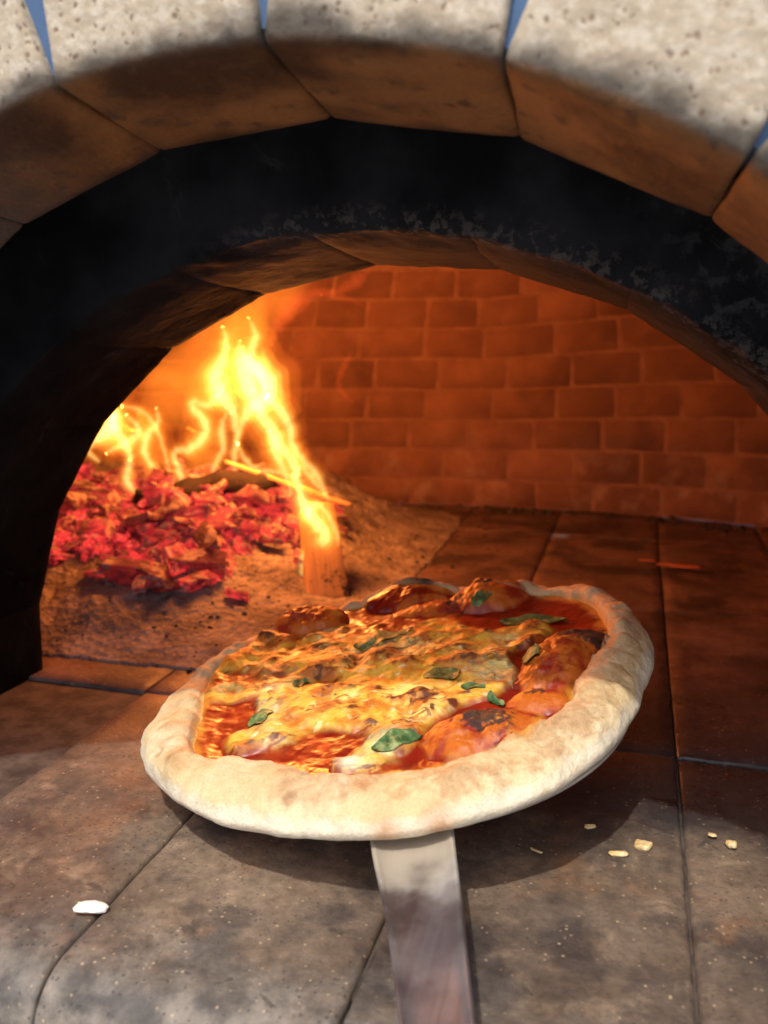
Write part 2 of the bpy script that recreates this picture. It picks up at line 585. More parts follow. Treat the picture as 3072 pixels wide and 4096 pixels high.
M_DEBRIS = mat_simple('char_bits', (0.012, 0.011, 0.011), (0.06, 0.05, 0.045), 120, 0.9)
M_FL = [mat_flame('flame_edge', (1.0, 0.20, 0.018), 4.2), mat_flame('flame_mantle', (1.0, 0.36, 0.04), 10.5),
        mat_flame('flame_core', (1.0, 0.52, 0.08), 22.0), mat_flame('flame_heart', (1.0, 0.72, 0.26), 52.0)]
M_FIL = mat_flame('flame_filament', (1.0, 0.66, 0.20), 40.0)
M_BODY = mat_flame('flame_veil', (1.0, 0.24, 0.018), 4.2)
M_WISP = mat_flame('flame_wisp', (1.0, 0.10, 0.02), 7.0)
FIRE = 5.4

# ================================================================== hearth floor
AX = -0.137                       # the oven's centre line
floor = mesh_obj('oven_floor', [(-1.2, 0.29, -0.0035), (1.0, 0.29, -0.0035), (1.0, 1.6, -0.0035), (-1.2, 1.6, -0.0035),
                                (-1.2, 0.29, -0.05), (1.0, 0.29, -0.05), (1.0, 1.6, -0.05), (-1.2, 1.6, -0.05)],
                 [(0, 1, 2, 3), (4, 7, 6, 5), (0, 4, 5, 1), (1, 5, 6, 2), (2, 6, 7, 3), (3, 7, 4, 0)], M_MORTAR, smooth=False)
tag(floor, 'brown stained hearth of square-cut stone tiles under the pizza', kind='structure')


def tile(x0, x1, y0, y1, front=False):
    g = 0.0006 if front else 0.0003
    rd = 0.0026 if front else 0.0014
    x0, x1, y0, y1 = x0 + g, x1 - g, y0 + g, y1 - g
    def ax(a, b, k, r):
        return np.r_[a, a + r * 0.25, a + r, np.linspace(a + r, b - r, k)[1:-1], b - r, b - r * 0.25, b]
    xs = ax(x0, x1, 14, rd)
    ys = ax(y0, y1, 18, rd)
    if front:
        ys = np.r_[y0, y0 + 0.001, y0 + 0.003, y0 + 0.006, y0 + 0.010, y0 + 0.015, y0 + 0.021, np.linspace(y0 + 0.03, y1 - 0.0026, 14), y1 - 0.0006, y1]
    X, Y = np.meshgrid(xs, ys, indexing='ij')
    dx = np.minimum(X - x0, x1 - X)
    dyb = y1 - Y
    dyf = Y - y0
    def drop(d, r, h):
        t = np.clip(1 - d / r, 0, 1)
        return h * (1 - np.sqrt(np.clip(1 - t * t, 0, 1)))
    Z = -drop(dx, rd, 0.003) - drop(dyb, rd, 0.003)
    Z = Z - (drop(dyf, 0.022, 0.020) if front else drop(dyf, rd, 0.003))
    pn = P3(X * 45, Y * 45, 0.0)
    Z = Z + 0.0009 * fbm(pn, 4) + random.uniform(-0.0007, 0.0007)
    edge = np.minimum(dx, np.minimum(dyb, dyf))
    Z = Z - 0.0022 * np.clip(1 - edge / 0.006, 0, 1) * np.clip(fbm(P3(X * 90, Y * 90, 3.0), 3) * 2 - 0.1, 0, 1)
    wob = 0.0007 * fbm(P3(X * 60, Y * 60, 8.0), 3)
    V = np.stack([X + wob, Y - wob, Z], -1).reshape(-1, 3)
    nu, nv = X.shape
    F = grid_faces(nu, nv)
    # skirt
    ring = [i * nv for i in range(nu)] + [(nu - 1) * nv + j for j in range(1, nv)] + \
           [i * nv + nv - 1 for i in range(nu - 2, -1, -1)] + [j for j in range(nv - 2, 0, -1)]
    base = len(V)
    low = V[ring].copy()
    low[:, 2] = -0.045
    V = np.vstack([V, low])
    m = len(ring)
    F2 = np.array([(ring[k], base + k, base + (k + 1) % m, ring[(k + 1) % m]) for k in range(m)])
    return mesh_obj('tile', V, np.vstack([F, F2]), M_TILE, floor)


XE = [-0.72, -0.59, -0.463, -0.335, -0.222, -0.096, 0.036, 0.162, 0.29, 0.42]
YE = [0.255, 0.534, 0.826, 1.12, 1.36]
for i in range(len(XE) - 1):
    for j in range(len(YE) - 1):
        if XE[i] < -0.46 and j == 0 or XE[i] > 0.16 and j == 0:
            continue
        tile(XE[i], XE[i + 1], YE[j], YE[j + 1], j == 0)

ledge = mesh_obj('ledge', *rblock(0.8, 0.45, 0.02, 0.004, (2, 2, 2)), M_SHELF)
ledge.location = (-0.1, -0.202, -0.048)  # carried on out of view to bounce sun into the oven
tag(ledge, 'pale grey ledge below the lip of the hearth', kind='structure')

# ================================================================== mouth arch (sunlit cast stone)
arch = empty('mouth_arch', (0, 0, 0))
tag(arch, 'sandy cast stone arch round the oven mouth with blue joints', kind='structure')
CZ = 0.038
STEP = 15.0
JOINTS = [-61.5 + 15 * k for k in range(0, 18)]
R0 = 0.3165
HW = R0 * math.sin(R(7.5)) - 0.0003
Vb, Fb = rblock(HW, 0.0375, 0.075, 0.0032, (16, 16, 14))
for k, mid in enumerate([-54.0 + STEP * q for q in range(0, 20)]):
    a = R(mid + 0.2)
    t = np.array([math.sin(a), 0, -math.cos(a)])
    nrm = np.array([math.cos(a), 0, math.sin(a)])
    V = Vb.copy()
    # worn lip: rough, chipped
    pn = V * 40 + k * 13.7
    lipw = np.clip(1 - (V[:, 2] + 0.075) / 0.02, 0, 1)
    V = V + 0.0011 * np.stack([fbm(pn, 4), fbm(pn + 5, 4), fbm(pn + 9, 4)], -1) * (0.5 + 0.6 * lipw)[:, None]
    yy = 0.3375 + V[:, 1]
    radial = R0 * math.cos(R(7.5)) + 0.0012 + 0.075 + V[:, 2] - 0.010 * (yy - 0.30) / 0.075
    # chips knocked from the front lower edge
    chip = np.clip(fbm(V * np.array([55, 30, 30]) + k * 3.1, 3) - 0.05, 0, 1) * lipw * np.clip(1 - (V[:, 1] + 0.0375) / 0.012, 0, 1)
    radial = radial + chip * 0.010
    W = np.array([AX, 0, CZ]) + V[:, :1] * t + radial[:, None] * nrm
    W[:, 1] = yy + chip * 0.004
    if W[:, 2].max() < -0.05 or mid < -30 or mid > 215:
        continue
    mesh_obj('voussoir', W, Fb, M_ARCH, arch)
    # blue pointing in the open wedge after this stone
    aj = R(mid + 0.2 + 7.5)
    nj = np.array([math.cos(aj), 0, math.sin(aj)])
    tj = np.array([math.sin(aj), 0, -math.cos(aj)])
    prof = [(R0 + 0.0065, 0.0019), (R0 + 0.12, 0.0168)]
    Vj = []
    for (rr, w) in prof:
        for sg in (-1, 1):
            for y in (0.3055, 0.370):
                Vj.append(np.array([AX, 0, CZ]) + nj * rr + tj * sg * w + np.array([0, y, 0]))
    mesh_obj('mortar_joint', Vj, [(0, 2, 6, 4), (1, 5, 7, 3), (0, 4, 5, 1), (2, 3, 7, 6), (4, 6, 7, 5), (0, 1, 3, 2)], M_BLUE, arch, smooth=False)


def ring(name, r0, r1, y0, y1, mat, parent, cz=0.0, seg=64):
    th = np.linspace(-0.25, math.pi + 0.25, seg)
    prof = [(r0, y0), (r1, y0), (r1, y1), (r0, y1), (r0, y0)]
    V = np.array([[(AX + r * math.cos(t), y, cz + r * math.sin(t)) for (r, y) in prof] for t in th]).reshape(-1, 3)
    return mesh_obj(name, V, grid_faces(seg, 5), mat, parent, smooth=False)


ring('backing', 0.455, 0.80, 0.31, 0.3745, M_SHELF, arch, CZ)
ring('flue_collar', 0.44, 0.62, 0.3755, 0.441, M_BLACK, arch, 0.0)

# ================================================================== chamber arch (sooted)
inner = empty('chamber_arch', (0, 0, 0))
tag(inner, 'soot-blackened inner arch framing the fire chamber', kind='structure')
RI = 0.3045
Vb2, Fb2 = rblock(0.5, 0.0585, 0.06, 0.006, (14, 16, 10))
Vb2x = Vb2[:, 0].copy()
edges = [-10.4 + 15.0 * q for q in range(0, 14)]
edges = sorted(edges + [])
for k in range(len(edges) - 1):
    a0, a1 = R(edges[k]), R(edges[k + 1])
    if a0 > math.pi + 0.1:
        continue
    half = (a1 - a0) / 2
    am = (a0 + a1) / 2
    hw = RI * math.sin(half) + 0.0008
    Vk, Fk = rblock(hw, 0.0585, 0.06, 0.0012, (14, 16, 10))
    pn = Vk * 30 + k * 7.7
    lipw = np.clip(1 - (Vk[:, 2] + 0.06) / 0.02, 0, 1)
    frontw = np.clip(1 - (Vk[:, 1] + 0.0585) / 0.035, 0, 1)
    radial = RI * math.cos(half) + 0.06 + Vk[:, 2]
    yy = 0.4915 + Vk[:, 1]
    radial = radial - 0.005 * (yy - 0.433) / 0.117 + 0.0035 * lipw * frontw
    radial = radial + (RI * (1 - math.cos(half)) - Vk[:, 0] ** 2 / (2 * RI)) * np.clip(1 - (yy - 0.433) / 0.117, 0, 1)
    tang = Vk[:, 0] * (1 + (Vk[:, 2] + 0.06) / RI)
    t = np.array([math.sin(am), 0, -math.cos(am)])
    nrm = np.array([math.cos(am), 0, math.sin(am)])
    W = np.array([AX, 0, 0]) + tang[:, None] * t + radial[:, None] * nrm
    W[:, 1] = yy
    nw = fbm(W * 55, 4)
    W = W + 0.0011 * np.stack([fbm(W * 30, 4), fbm(W * 30 + 5, 4), fbm(W * 30 + 9, 4)], -1)
    W = W + nrm * (lipw * (0.0014 * np.abs(nw) * (1 - 0.5 * frontw) + 0.0006 * fbm(W * 150, 3) + 0.005 * np.clip(nw, -0.3, 1) * frontw))[:, None]
    mesh_obj('voussoir', W, Fk, M_SOOT, inner)
ring('backing', 0.405, 0.95, 0.442, 0.548, M_BLACK, inner)

# ================================================================== dome of bricks
DC = np.array([-0.12, 0.85])
DRX, DRY, DH = 0.60, 0.435, 0.50


def dome_pt(th, s, off=0.0):
    """th: plan angle, s: arc parameter up the wall in metres; off: inwards."""
    th = np.asarray(th, float)
    s = np.asarray(s, float) * (1 + 0.33 * np.clip(DC[0] + DRX * np.cos(th) + 0.16, -0.05, 0.5))
    phi = np.asarray(s, float) / 0.52
    rr = np.cos(np.clip(phi, 0, 1.57)) ** 0.55
    z = DH * np.sin(np.clip(phi, 0, 1.57)) ** 1.05
    c, s_ = np.cos(th), np.sin(th)
    k = 1.0 / (np.abs(c) ** 2.3 + np.abs(s_) ** 2.3) ** (1 / 2.3)
    x = DC[0] + (DRX * rr - off) * c * k
    y = DC[1] + (DRY * rr - off) * s_ * k
    return np.stack([x, y, z - off * np.sin(phi)], -1)


TH = np.linspace(-math.pi / 2, 1.5 * math.pi, 160)
SS = np.linspace(-0.0, 0.90, 66)
T, S = np.meshgrid(TH, SS, indexing='ij')
DV = dome_pt(T, S).reshape(-1, 3)
DF = grid_faces(160, 66)
keep = (DV[DF][:, :, 1].min(1) > 0.545)
dome = mesh_obj('oven_dome', DV, DF[keep], M_DOMEM)
tag(dome, 'orange-lit brick dome wall at the back of the fire chamber', kind='structure')
nb = 0
COURSE = [0.0, 0.047, 0.098, 0.147, 0.197, 0.248, 0.299, 0.350, 0.402]
for ci in range(len(COURSE) - 1):
    s0, s1 = COURSE[ci], COURSE[ci + 1]
    circ = np.linspace(-0.35, math.pi + 0.35, 3000)
    Pc = dome_pt(circ, np.full_like(circ, (s0 + s1) / 2), 0.003)
    L = np.r_[0, np.cumsum(np.linalg.norm(np.diff(Pc, axis=0), axis=1))]
    pos = random.uniform(0, 0.09)
    while pos < L[-1] - 0.1:
        wdt = random.uniform(0.080, 0.100) if ci < 6 else random.uniform(0.07, 0.09)
        t0 = np.interp(pos + 0.0014, L, circ)
        t1 = np.interp(pos + wdt - 0.0014, L, circ)
        pos += wdt
        mid = dome_pt((t0 + t1) / 2, (s0 + s1) / 2)
        if mid[1] < 0.60 or (mid[0] > 0.33 and mid[1] < 1.0):
            continue
        jit = random.uniform(-0.0012, 0.0016)
        g = 0.0015
        uu = np.array([0, 0.05, 0.5, 0.95, 1.0])
        vv = np.array([0, 0.07, 0.5, 0.93, 1.0])
        U, VV = np.meshgrid(uu, vv, indexing='ij')
        edge = ((U == 0) | (U == 1) | (VV == 0) | (VV == 1))
        sl = random.uniform(-0.0016, 0.0016)
        tt = t0 + (t1 - t0) * U + (rng.normal(size=U.shape) * 0.0012)
        ss = s0 + g + (s1 - s0 - 2 * g) * VV + sl * (U - 0.5) * 2 + rng.normal(size=U.shape) * 0.0005
        off = np.where(edge, -0.0008, 0.0015 + 0.5 * jit)
        Vk = dome_pt(tt, np.maximum(ss, 0), 0)
        Vi = dome_pt(tt, np.maximum(ss, 0), 0.006)
        d = Vi - Vk
        d /= np.linalg.norm(d, axis=-1)[..., None]
        mesh_obj('brick', (Vk + d * off[..., None]).reshape(-1, 3), grid_faces(5, 5), M_BRICK, dome)
        nb += 1
print('bricks', nb)

# ================================================================== ash, embers, logs
def mound(x, y):
    h = 0.056 * sstep(0.555, 0.88, y) * sstep(-0.265, -0.41, x) + 0.010 * sstep(0.56, 0.64, y) * sstep(-0.19, -0.29, x)
    h = h * (1 - 0.35 * sstep(1.0, 1.25, y)) * sstep(1.27, 1.15, y) + 0.012 * sstep(0.57, 0.66, y) * sstep(-0.36, -0.45, x)
    n1 = fbm(P3(np.asarray(x) * 22, np.asarray(y) * 22, 1.5), 4)
    return h * (1 + 0.35 * n1) + np.minimum(h * 4, 1) * 0.004 * n1


gx = np.linspace(-0.70, -0.16, 250)
gy = np.linspace(0.553, 1.26, 300)
GX, GY = np.meshgrid(gx, gy, indexing='ij')
GZ = mound(GX, GY)
rough_n = fbm(P3(GX * 75, GY * 75, 4.0), 5, 0.6)
GZ = GZ + np.clip(GZ * 25, 0, 1) * (0.0055 * rough_n + 0.003 * np.abs(fbm(P3(GX * 180, GY * 180, 9.0), 3)))
GZ = np.where(GZ < 0.0016, -0.006, GZ - 0.001)
ash = mesh_obj('ash_bed', np.stack([GX, GY, GZ], -1).reshape(-1, 3), grid_faces(250, 300), M_ASH)
tag(ash, 'rough grey wood ash heaped under the embers', 'ash', kind='stuff')

CHUNKS = []
for q in range(9):
    sx, sy, sz = random.uniform(1.0, 2.2), random.uniform(0.6, 1.0), random.uniform(0.45, 0.8)
    V, F = rblock(0.5 * sx, 0.5 * sy, 0.5 * sz, 0.05, (5, 5, 4))
    V = V + 0.24 * np.stack([perlin(V * 0.9 + q * 9.1 + c) for c in (0, 4, 8)], -1)
    V = V + 0.022 * np.stack([fbm(V * 5 + q * 9.1 + c, 2) for c in (0, 4, 8)], -1)
    me = bpy.data.meshes.new('ember')
    me.from_pydata((V * 0.02).tolist(), [], F.tolist())
    me.polygons.foreach_set('use_smooth', np.ones(len(me.polygons), bool))
    me.materials.append(M_EMBER)
    CHUNKS.append(me)


def ember(x, y, z, s, rot, label, group=None, me=None):
    o = bpy.data.objects.new('ember', me or random.choice(CHUNKS))
    o.location = (x, y, z)
    o.scale = (s, s, s * 0.75)
    o.rotation_euler = rot
    COL.objects.link(o)
    return tag(o, label, 'ember', group)


bx_ = np.linspace(-0.66, -0.32, 230)
by_ = np.linspace(0.66, 1.0, 230)
BX, BY = np.meshgrid(bx_, by_, indexing='ij')
bw = sstep(0.675, 0.72, BY + 0.02 * fbm(P3(BX * 40, BY * 40, 2.0), 3)) * sstep(-0.345, -0.375, BX + 0.02 * fbm(P3(BX * 40, BY * 40, 6.0), 3)) * sstep(1.0, 0.97, BY)
cellx, celly = BX + 0.006 * fbm(P3(BX * 50, BY * 50, 1.0), 3), BY + 0.006 * fbm(P3(BX * 50, BY * 50, 5.0), 3)
lumps = np.abs(fbm(P3(cellx * 75, celly * 75, 3.0), 2)) * 1.6
BZ = mound(BX, BY) - 0.010 + bw * (0.0115 + 0.009 * np.minimum(lumps, 0.9) + 0.002 * fbm(P3(BX * 240, BY * 240, 3.0), 2))
bed = mesh_obj('coal_bed', np.stack([BX, BY, BZ], -1).reshape(-1, 3), grid_faces(230, 230), M_EMBER)
tag(bed, 'dense bed of small glowing coals between the larger embers', 'coals', kind='stuff')

HEAP = 'glowing red ember lying in the heap at the foot of the flames'
n_e = 0
rr_ = random.Random(5)
while n_e < 210:
    y = rr_.uniform(0.665, 0.97)
    x = rr_.uniform(-0.64, -0.315)
    if x < -0.53 - (y - 0.66) * 0.45 or x > -0.36 + 0.02 * rr_.random() + (0.03 if y > 0.8 else -0.03):
        continue
    if y < 0.72 and rr_.random() < 0.45:
        continue
    s = rr_.choice([0.4, 0.5, 0.6, 0.75, 0.9, 1.1, 1.35]) * rr_.uniform(0.85, 1.15)
    z = float(mound(np.array(x), np.array(y))) + 0.004 + 0.004 * s + rr_.random() ** 2 * 0.013 * float(sstep(0.68, 0.80, np.array(y)))
    ember(x, y, z, s, (rr_.uniform(-0.6, 0.6), rr_.uniform(-0.6, 0.6), rr_.uniform(0, 6.28)), HEAP, 'embers in the glowing heap', CHUNKS[rr_.randrange(9)])
    n_e += 1


def on_mound(x, y, dz):
    return float(mound(np.array(x), np.array(y))) + dz


ember(-0.428, 0.675, on_mound(-0.428, 0.675, 0.007), 1.5, (0.1, 0.1, 0.15), 'broad ash-streaked ember lowest in front of the heap', me=CHUNKS[0])
ember(-0.372, 0.687, on_mound(-0.372, 0.687, 0.006), 0.9, (0.2, 0, 1.2), 'small square red ember lying apart on bare ash', me=CHUNKS[3])
ember(-0.336, 0.694, on_mound(-0.336, 0.694, 0.005), 0.62, (0, 0.3, 0.6), 'smallest red ember alone nearest the leaning log', me=CHUNKS[5])


def lathe_log(name, p0, p1, rad, mat, label, bend=0.0, flat=1.0, seed=0, sides=20):
    """A split log from p0 to p1: wobbling radius, a split flat side and rough ends."""
    p0, p1 = Vector(p0), Vector(p1)
    L = (p1 - p0).length
    nz, na = 26, sides
    zz = np.linspace(0, L, nz)
    aa = np.linspace(0, 2 * math.pi, na, endpoint=False)
    A, Z = np.meshgrid(aa, zz, indexing='ij')
    rr = rad * (1 + 0.42 * fbm(P3(np.cos(A) * 1.4, np.sin(A) * 1.4, Z * 18 + seed), 3) + 0.14 * fbm(P3(np.cos(A) * 5, np.sin(A) * 5, Z * 60 + seed), 2))
    x = rr * np.cos(A)
    y = rr * np.sin(A)
    y = np.maximum(y, -rad * 0.35 * flat)
    x = np.clip(x, -rad * 0.92, rad * 0.92)
    lump_ = 1 + 0.5 * fbm(P3(Z * 42, seed * 3.7, 0.0), 3)
    tp_ = 0.72 + 0.28 * np.sin(np.clip(Z / L, 0.02, 0.98) * math.pi) ** 0.5
    x, y = x * lump_ * tp_, y * lump_ * tp_
    y = y + bend * np.sin(Z / L * math.pi) + rad * 0.5 * fbm(P3(Z * 25, seed * 1.3, 4.0), 2)
    x = x + rad * 0.6 * fbm(P3(Z * 25, seed * 1.3, 9.0), 2)
    Z = Z + rad * 0.9 * fbm(P3(x * 120, y * 120, seed * 1.0), 2) * (np.abs(Z / L - 0.5) > 0.49)
    V = np.stack([x, y, Z], -1).reshape(-1, 3)
    F = [tuple(f) for f in grid_faces(na, nz, True)]
    F.append(tuple(i * nz for i in range(na))[::-1])
    F.append(tuple(i * nz + nz - 1 for i in range(na)))
    o = mesh_obj(name, V, F, mat)
    o.location = p0
    o.rotation_euler = (p1 - p0).to_track_quat('Z', 'Y').to_euler()
    return tag(o, label, 'firewood')


# leaning split billet: square-cut wedge of pale wood
Vw, Fw = rblock(0.021, 0.012, 0.0575, 0.002, (6, 5, 18))
Vw = Vw + 0.0012 * np.stack([fbm(Vw * np.array([120, 120, 16]) + c, 3) for c in (0, 4, 8)], -1)
Vw[:, 0] *= 1 - 0.22 * (Vw[:, 2] + 0.0575) / 0.115
bil = mesh_obj('firewood_billet', Vw, Fw, M_LOG)
b0, b1 = Vector((-0.273, 0.760, -0.010)), Vector((-0.316, 0.846, 0.086))
bil.location = (b0 + b1) / 2
q = (b1 - b0).to_track_quat('Z', 'Y')
bil.rotation_euler = (b1 - b0).to_track_quat('Z', 'X').to_euler()
bil.rotation_euler = (q @ __import__('mathutils').Quaternion((0, 0, 1), R(8))).to_euler()
tag(bil, 'pale split billet leaning against the embers with flame on it', 'firewood')
lathe_log('firewood_log', (-0.510, 0.825, 0.076), (-0.372, 0.875, 0.096), 0.0185, M_CHAR, 'dark charred log lying across the top of the embers', seed=3)
lathe_log('firewood_stick', (-0.425, 0.86, 0.118), (-0.285, 0.875, 0.074), 0.0042, M_LOG, 'thin stick slanting down from the charred log to the billet', seed=5, sides=10)

# ================================================================== flames
CORE = {
 'F1': [(-0.299, 0.775, 0.005, 0.0013), (-0.309, 0.785, 0.021, 0.0021), (-0.309, 0.791, 0.04, 0.0026), (-0.299, 0.797, 0.048, 0.0043), (-0.29, 0.802, 0.057, 0.0057), (-0.301, 0.806, 0.072, 0.0066), (-0.313, 0.81, 0.082, 0.0057), (-0.32, 0.814, 0.095, 0.0044), (-0.326, 0.818, 0.115, 0.004), (-0.332, 0.822, 0.13, 0.0049), (-0.346, 0.825, 0.143, 0.0059), (-0.355, 0.829, 0.158, 0.0059), (-0.368, 0.832, 0.173, 0.0068), (-0.379, 0.836, 0.192, 0.0082), (-0.389, 0.839, 0.212, 0.0092), (-0.395, 0.842, 0.232, 0.006), (-0.396, 0.845, 0.248, 0.0007)],
 'F1b': [(-0.27, 0.785, 0.053, 0.0006), (-0.275, 0.793, 0.065, 0.0017), (-0.283, 0.797, 0.077, 0.0022), (-0.293, 0.802, 0.088, 0.0026), (-0.305, 0.805, 0.087, 0.0035), (-0.311, 0.809, 0.075, 0.0031), (-0.303, 0.812, 0.059, 0.0035), (-0.295, 0.815, 0.047, 0.0018)],
 'F2': [(-0.413, 0.86, 0.096, 0.0012), (-0.415, 0.862, 0.121, 0.0028), (-0.412, 0.864, 0.15, 0.0033), (-0.416, 0.865, 0.172, 0.0057), (-0.428, 0.866, 0.188, 0.008), (-0.436, 0.867, 0.207, 0.0085), (-0.427, 0.868, 0.229, 0.0057), (-0.423, 0.869, 0.248, 0.0033), (-0.427, 0.87, 0.262, 0.0007)],
 'F3': [(-0.405, 0.85, 0.142, 0.0014), (-0.399, 0.853, 0.164, 0.0037), (-0.39, 0.854, 0.178, 0.0061), (-0.377, 0.856, 0.185, 0.0084), (-0.37, 0.857, 0.2, 0.0094), (-0.378, 0.858, 0.214, 0.0094), (-0.393, 0.859, 0.225, 0.0066), (-0.4, 0.86, 0.241, 0.0009)],
 'F4': [(-0.472, 0.84, 0.083, 0.0009), (-0.472, 0.847, 0.103, 0.0021), (-0.481, 0.851, 0.127, 0.0023), (-0.464, 0.855, 0.132, 0.0028), (-0.449, 0.858, 0.144, 0.0037), (-0.448, 0.862, 0.159, 0.0033), (-0.461, 0.864, 0.173, 0.0028), (-0.465, 0.867, 0.182, 0.0024), (-0.448, 0.87, 0.178, 0.0024), (-0.436, 0.873, 0.19, 0.0029), (-0.427, 0.875, 0.209, 0.001)],
 'F5': [(-0.523, 0.84, 0.082, 0.0011), (-0.538, 0.846, 0.095, 0.0028), (-0.535, 0.849, 0.118, 0.0023), (-0.539, 0.852, 0.13, 0.0033), (-0.55, 0.855, 0.142, 0.0037), (-0.559, 0.858, 0.159, 0.0047), (-0.556, 0.86, 0.176, 0.0023)],
 'F6': [(-0.54, 0.8, 0.122, 0.0007), (-0.558, 0.806, 0.134, 0.0022), (-0.55, 0.811, 0.147, 0.0044), (-0.536, 0.814, 0.156, 0.0058), (-0.532, 0.817, 0.168, 0.0049), (-0.538, 0.82, 0.18, 0.0013)],
 'F7': [(-0.296, 0.83, 0.088, 0.0007), (-0.31, 0.836, 0.112, 0.0032), (-0.327, 0.839, 0.128, 0.0032), (-0.339, 0.842, 0.143, 0.0037), (-0.343, 0.845, 0.161, 0.0042), (-0.355, 0.848, 0.178, 0.0051), (-0.37, 0.85, 0.191, 0.0032)],
 'F8': [(-0.344, 0.85, 0.088, 0.0009), (-0.357, 0.858, 0.109, 0.0019), (-0.385, 0.862, 0.111, 0.0021), (-0.403, 0.866, 0.121, 0.0024), (-0.414, 0.87, 0.137, 0.0009)],
 'F9': [(-0.342, 0.845, 0.105, 0.0012), (-0.355, 0.847, 0.123, 0.0037), (-0.363, 0.849, 0.141, 0.0046), (-0.368, 0.85, 0.155, 0.0019)],
 'F10': [(-0.499, 0.87, 0.103, 0.0007), (-0.505, 0.87, 0.131, 0.0014), (-0.515, 0.87, 0.156, 0.0014), (-0.531, 0.87, 0.171, 0.0014), (-0.554, 0.87, 0.175, 0.0007)],
 'F12': [(-0.508, 0.86, 0.087, 0.0009), (-0.514, 0.866, 0.103, 0.0028), (-0.529, 0.871, 0.123, 0.0038), (-0.527, 0.874, 0.143, 0.0043), (-0.514, 0.877, 0.158, 0.0029), (-0.517, 0.88, 0.173, 0.0007)],
 'F13': [(-0.449, 0.87, 0.093, 0.0009), (-0.444, 0.874, 0.113, 0.0024), (-0.435, 0.876, 0.13, 0.0033), (-0.437, 0.878, 0.153, 0.0038), (-0.431, 0.88, 0.17, 0.001)],
 'F14': [(-0.545, 0.82, 0.129, 0.0009), (-0.533, 0.824, 0.136, 0.0031), (-0.512, 0.826, 0.146, 0.0041), (-0.51, 0.828, 0.158, 0.0032), (-0.524, 0.83, 0.17, 0.0007)],
 'F15': [(-0.37, 0.85, 0.193, 0.0014), (-0.378, 0.854, 0.211, 0.0061), (-0.389, 0.856, 0.232, 0.0051), (-0.384, 0.858, 0.253, 0.0033), (-0.392, 0.86, 0.271, 0.0007)],
 'F11': [(-0.326, 0.83, 0.091, 0.0009), (-0.335, 0.834, 0.107, 0.0023), (-0.328, 0.836, 0.121, 0.0027), (-0.317, 0.838, 0.109, 0.0023), (-0.303, 0.84, 0.091, 0.0007)],
}
BODY = {
 'B1': [(-0.31, 0.83, 0.013, 0.0091), (-0.312, 0.83, 0.054, 0.0181), (-0.321, 0.83, 0.094, 0.0159), (-0.343, 0.83, 0.128, 0.0249), (-0.362, 0.83, 0.158, 0.0249), (-0.379, 0.83, 0.192, 0.0249), (-0.39, 0.83, 0.221, 0.0204), (-0.384, 0.83, 0.253, 0.0023)],
 'B2': [(-0.514, 0.87, 0.082, 0.0095), (-0.515, 0.87, 0.108, 0.0261), (-0.522, 0.87, 0.133, 0.0309), (-0.538, 0.87, 0.155, 0.0237), (-0.548, 0.87, 0.173, 0.0166), (-0.536, 0.87, 0.193, 0.0024)],
 'B3': [(-0.468, 0.89, 0.086, 0.0097), (-0.469, 0.89, 0.115, 0.0267), (-0.465, 0.89, 0.148, 0.0267), (-0.455, 0.89, 0.178, 0.0267), (-0.438, 0.89, 0.208, 0.0292), (-0.431, 0.89, 0.243, 0.0219), (-0.419, 0.89, 0.276, 0.0024)],
 'B4': [(-0.538, 0.82, 0.114, 0.0045), (-0.544, 0.82, 0.136, 0.0134), (-0.54, 0.82, 0.158, 0.0157), (-0.533, 0.82, 0.18, 0.0134), (-0.521, 0.82, 0.202, 0.0022)],
 'B5': [(-0.43, 0.88, 0.209, 0.0144), (-0.407, 0.88, 0.248, 0.0312), (-0.393, 0.88, 0.271, 0.0264), (-0.372, 0.88, 0.29, 0.0264), (-0.349, 0.88, 0.308, 0.0192), (-0.319, 0.88, 0.319, 0.0024)],
 'B6': [(-0.385, 0.9, 0.243, 0.002), (-0.376, 0.9, 0.264, 0.0098), (-0.36, 0.9, 0.283, 0.0108), (-0.332, 0.9, 0.297, 0.0064), (-0.301, 0.9, 0.292, 0.0039), (-0.272, 0.9, 0.28, 0.0012)],
 'B7': [(-0.29, 0.8, 0.291, 0.0011), (-0.268, 0.8, 0.297, 0.0048), (-0.252, 0.8, 0.305, 0.0057), (-0.241, 0.8, 0.314, 0.0013)],
 'B8': [(-0.554, 0.88, 0.187, 0.0014), (-0.512, 0.88, 0.208, 0.012), (-0.468, 0.88, 0.201, 0.012), (-0.44, 0.88, 0.224, 0.0024)],
 'B9': [(-0.308, 0.95, 0.177, 0.0013), (-0.325, 0.95, 0.197, 0.0041), (-0.319, 0.95, 0.217, 0.0047), (-0.308, 0.95, 0.237, 0.001)],
 'B10': [(-0.551, 0.91, 0.154, 0.0149), (-0.514, 0.91, 0.186, 0.0422), (-0.472, 0.91, 0.217, 0.0472), (-0.44, 0.91, 0.252, 0.0447), (-0.42, 0.91, 0.286, 0.0348), (-0.392, 0.91, 0.307, 0.005)],
}


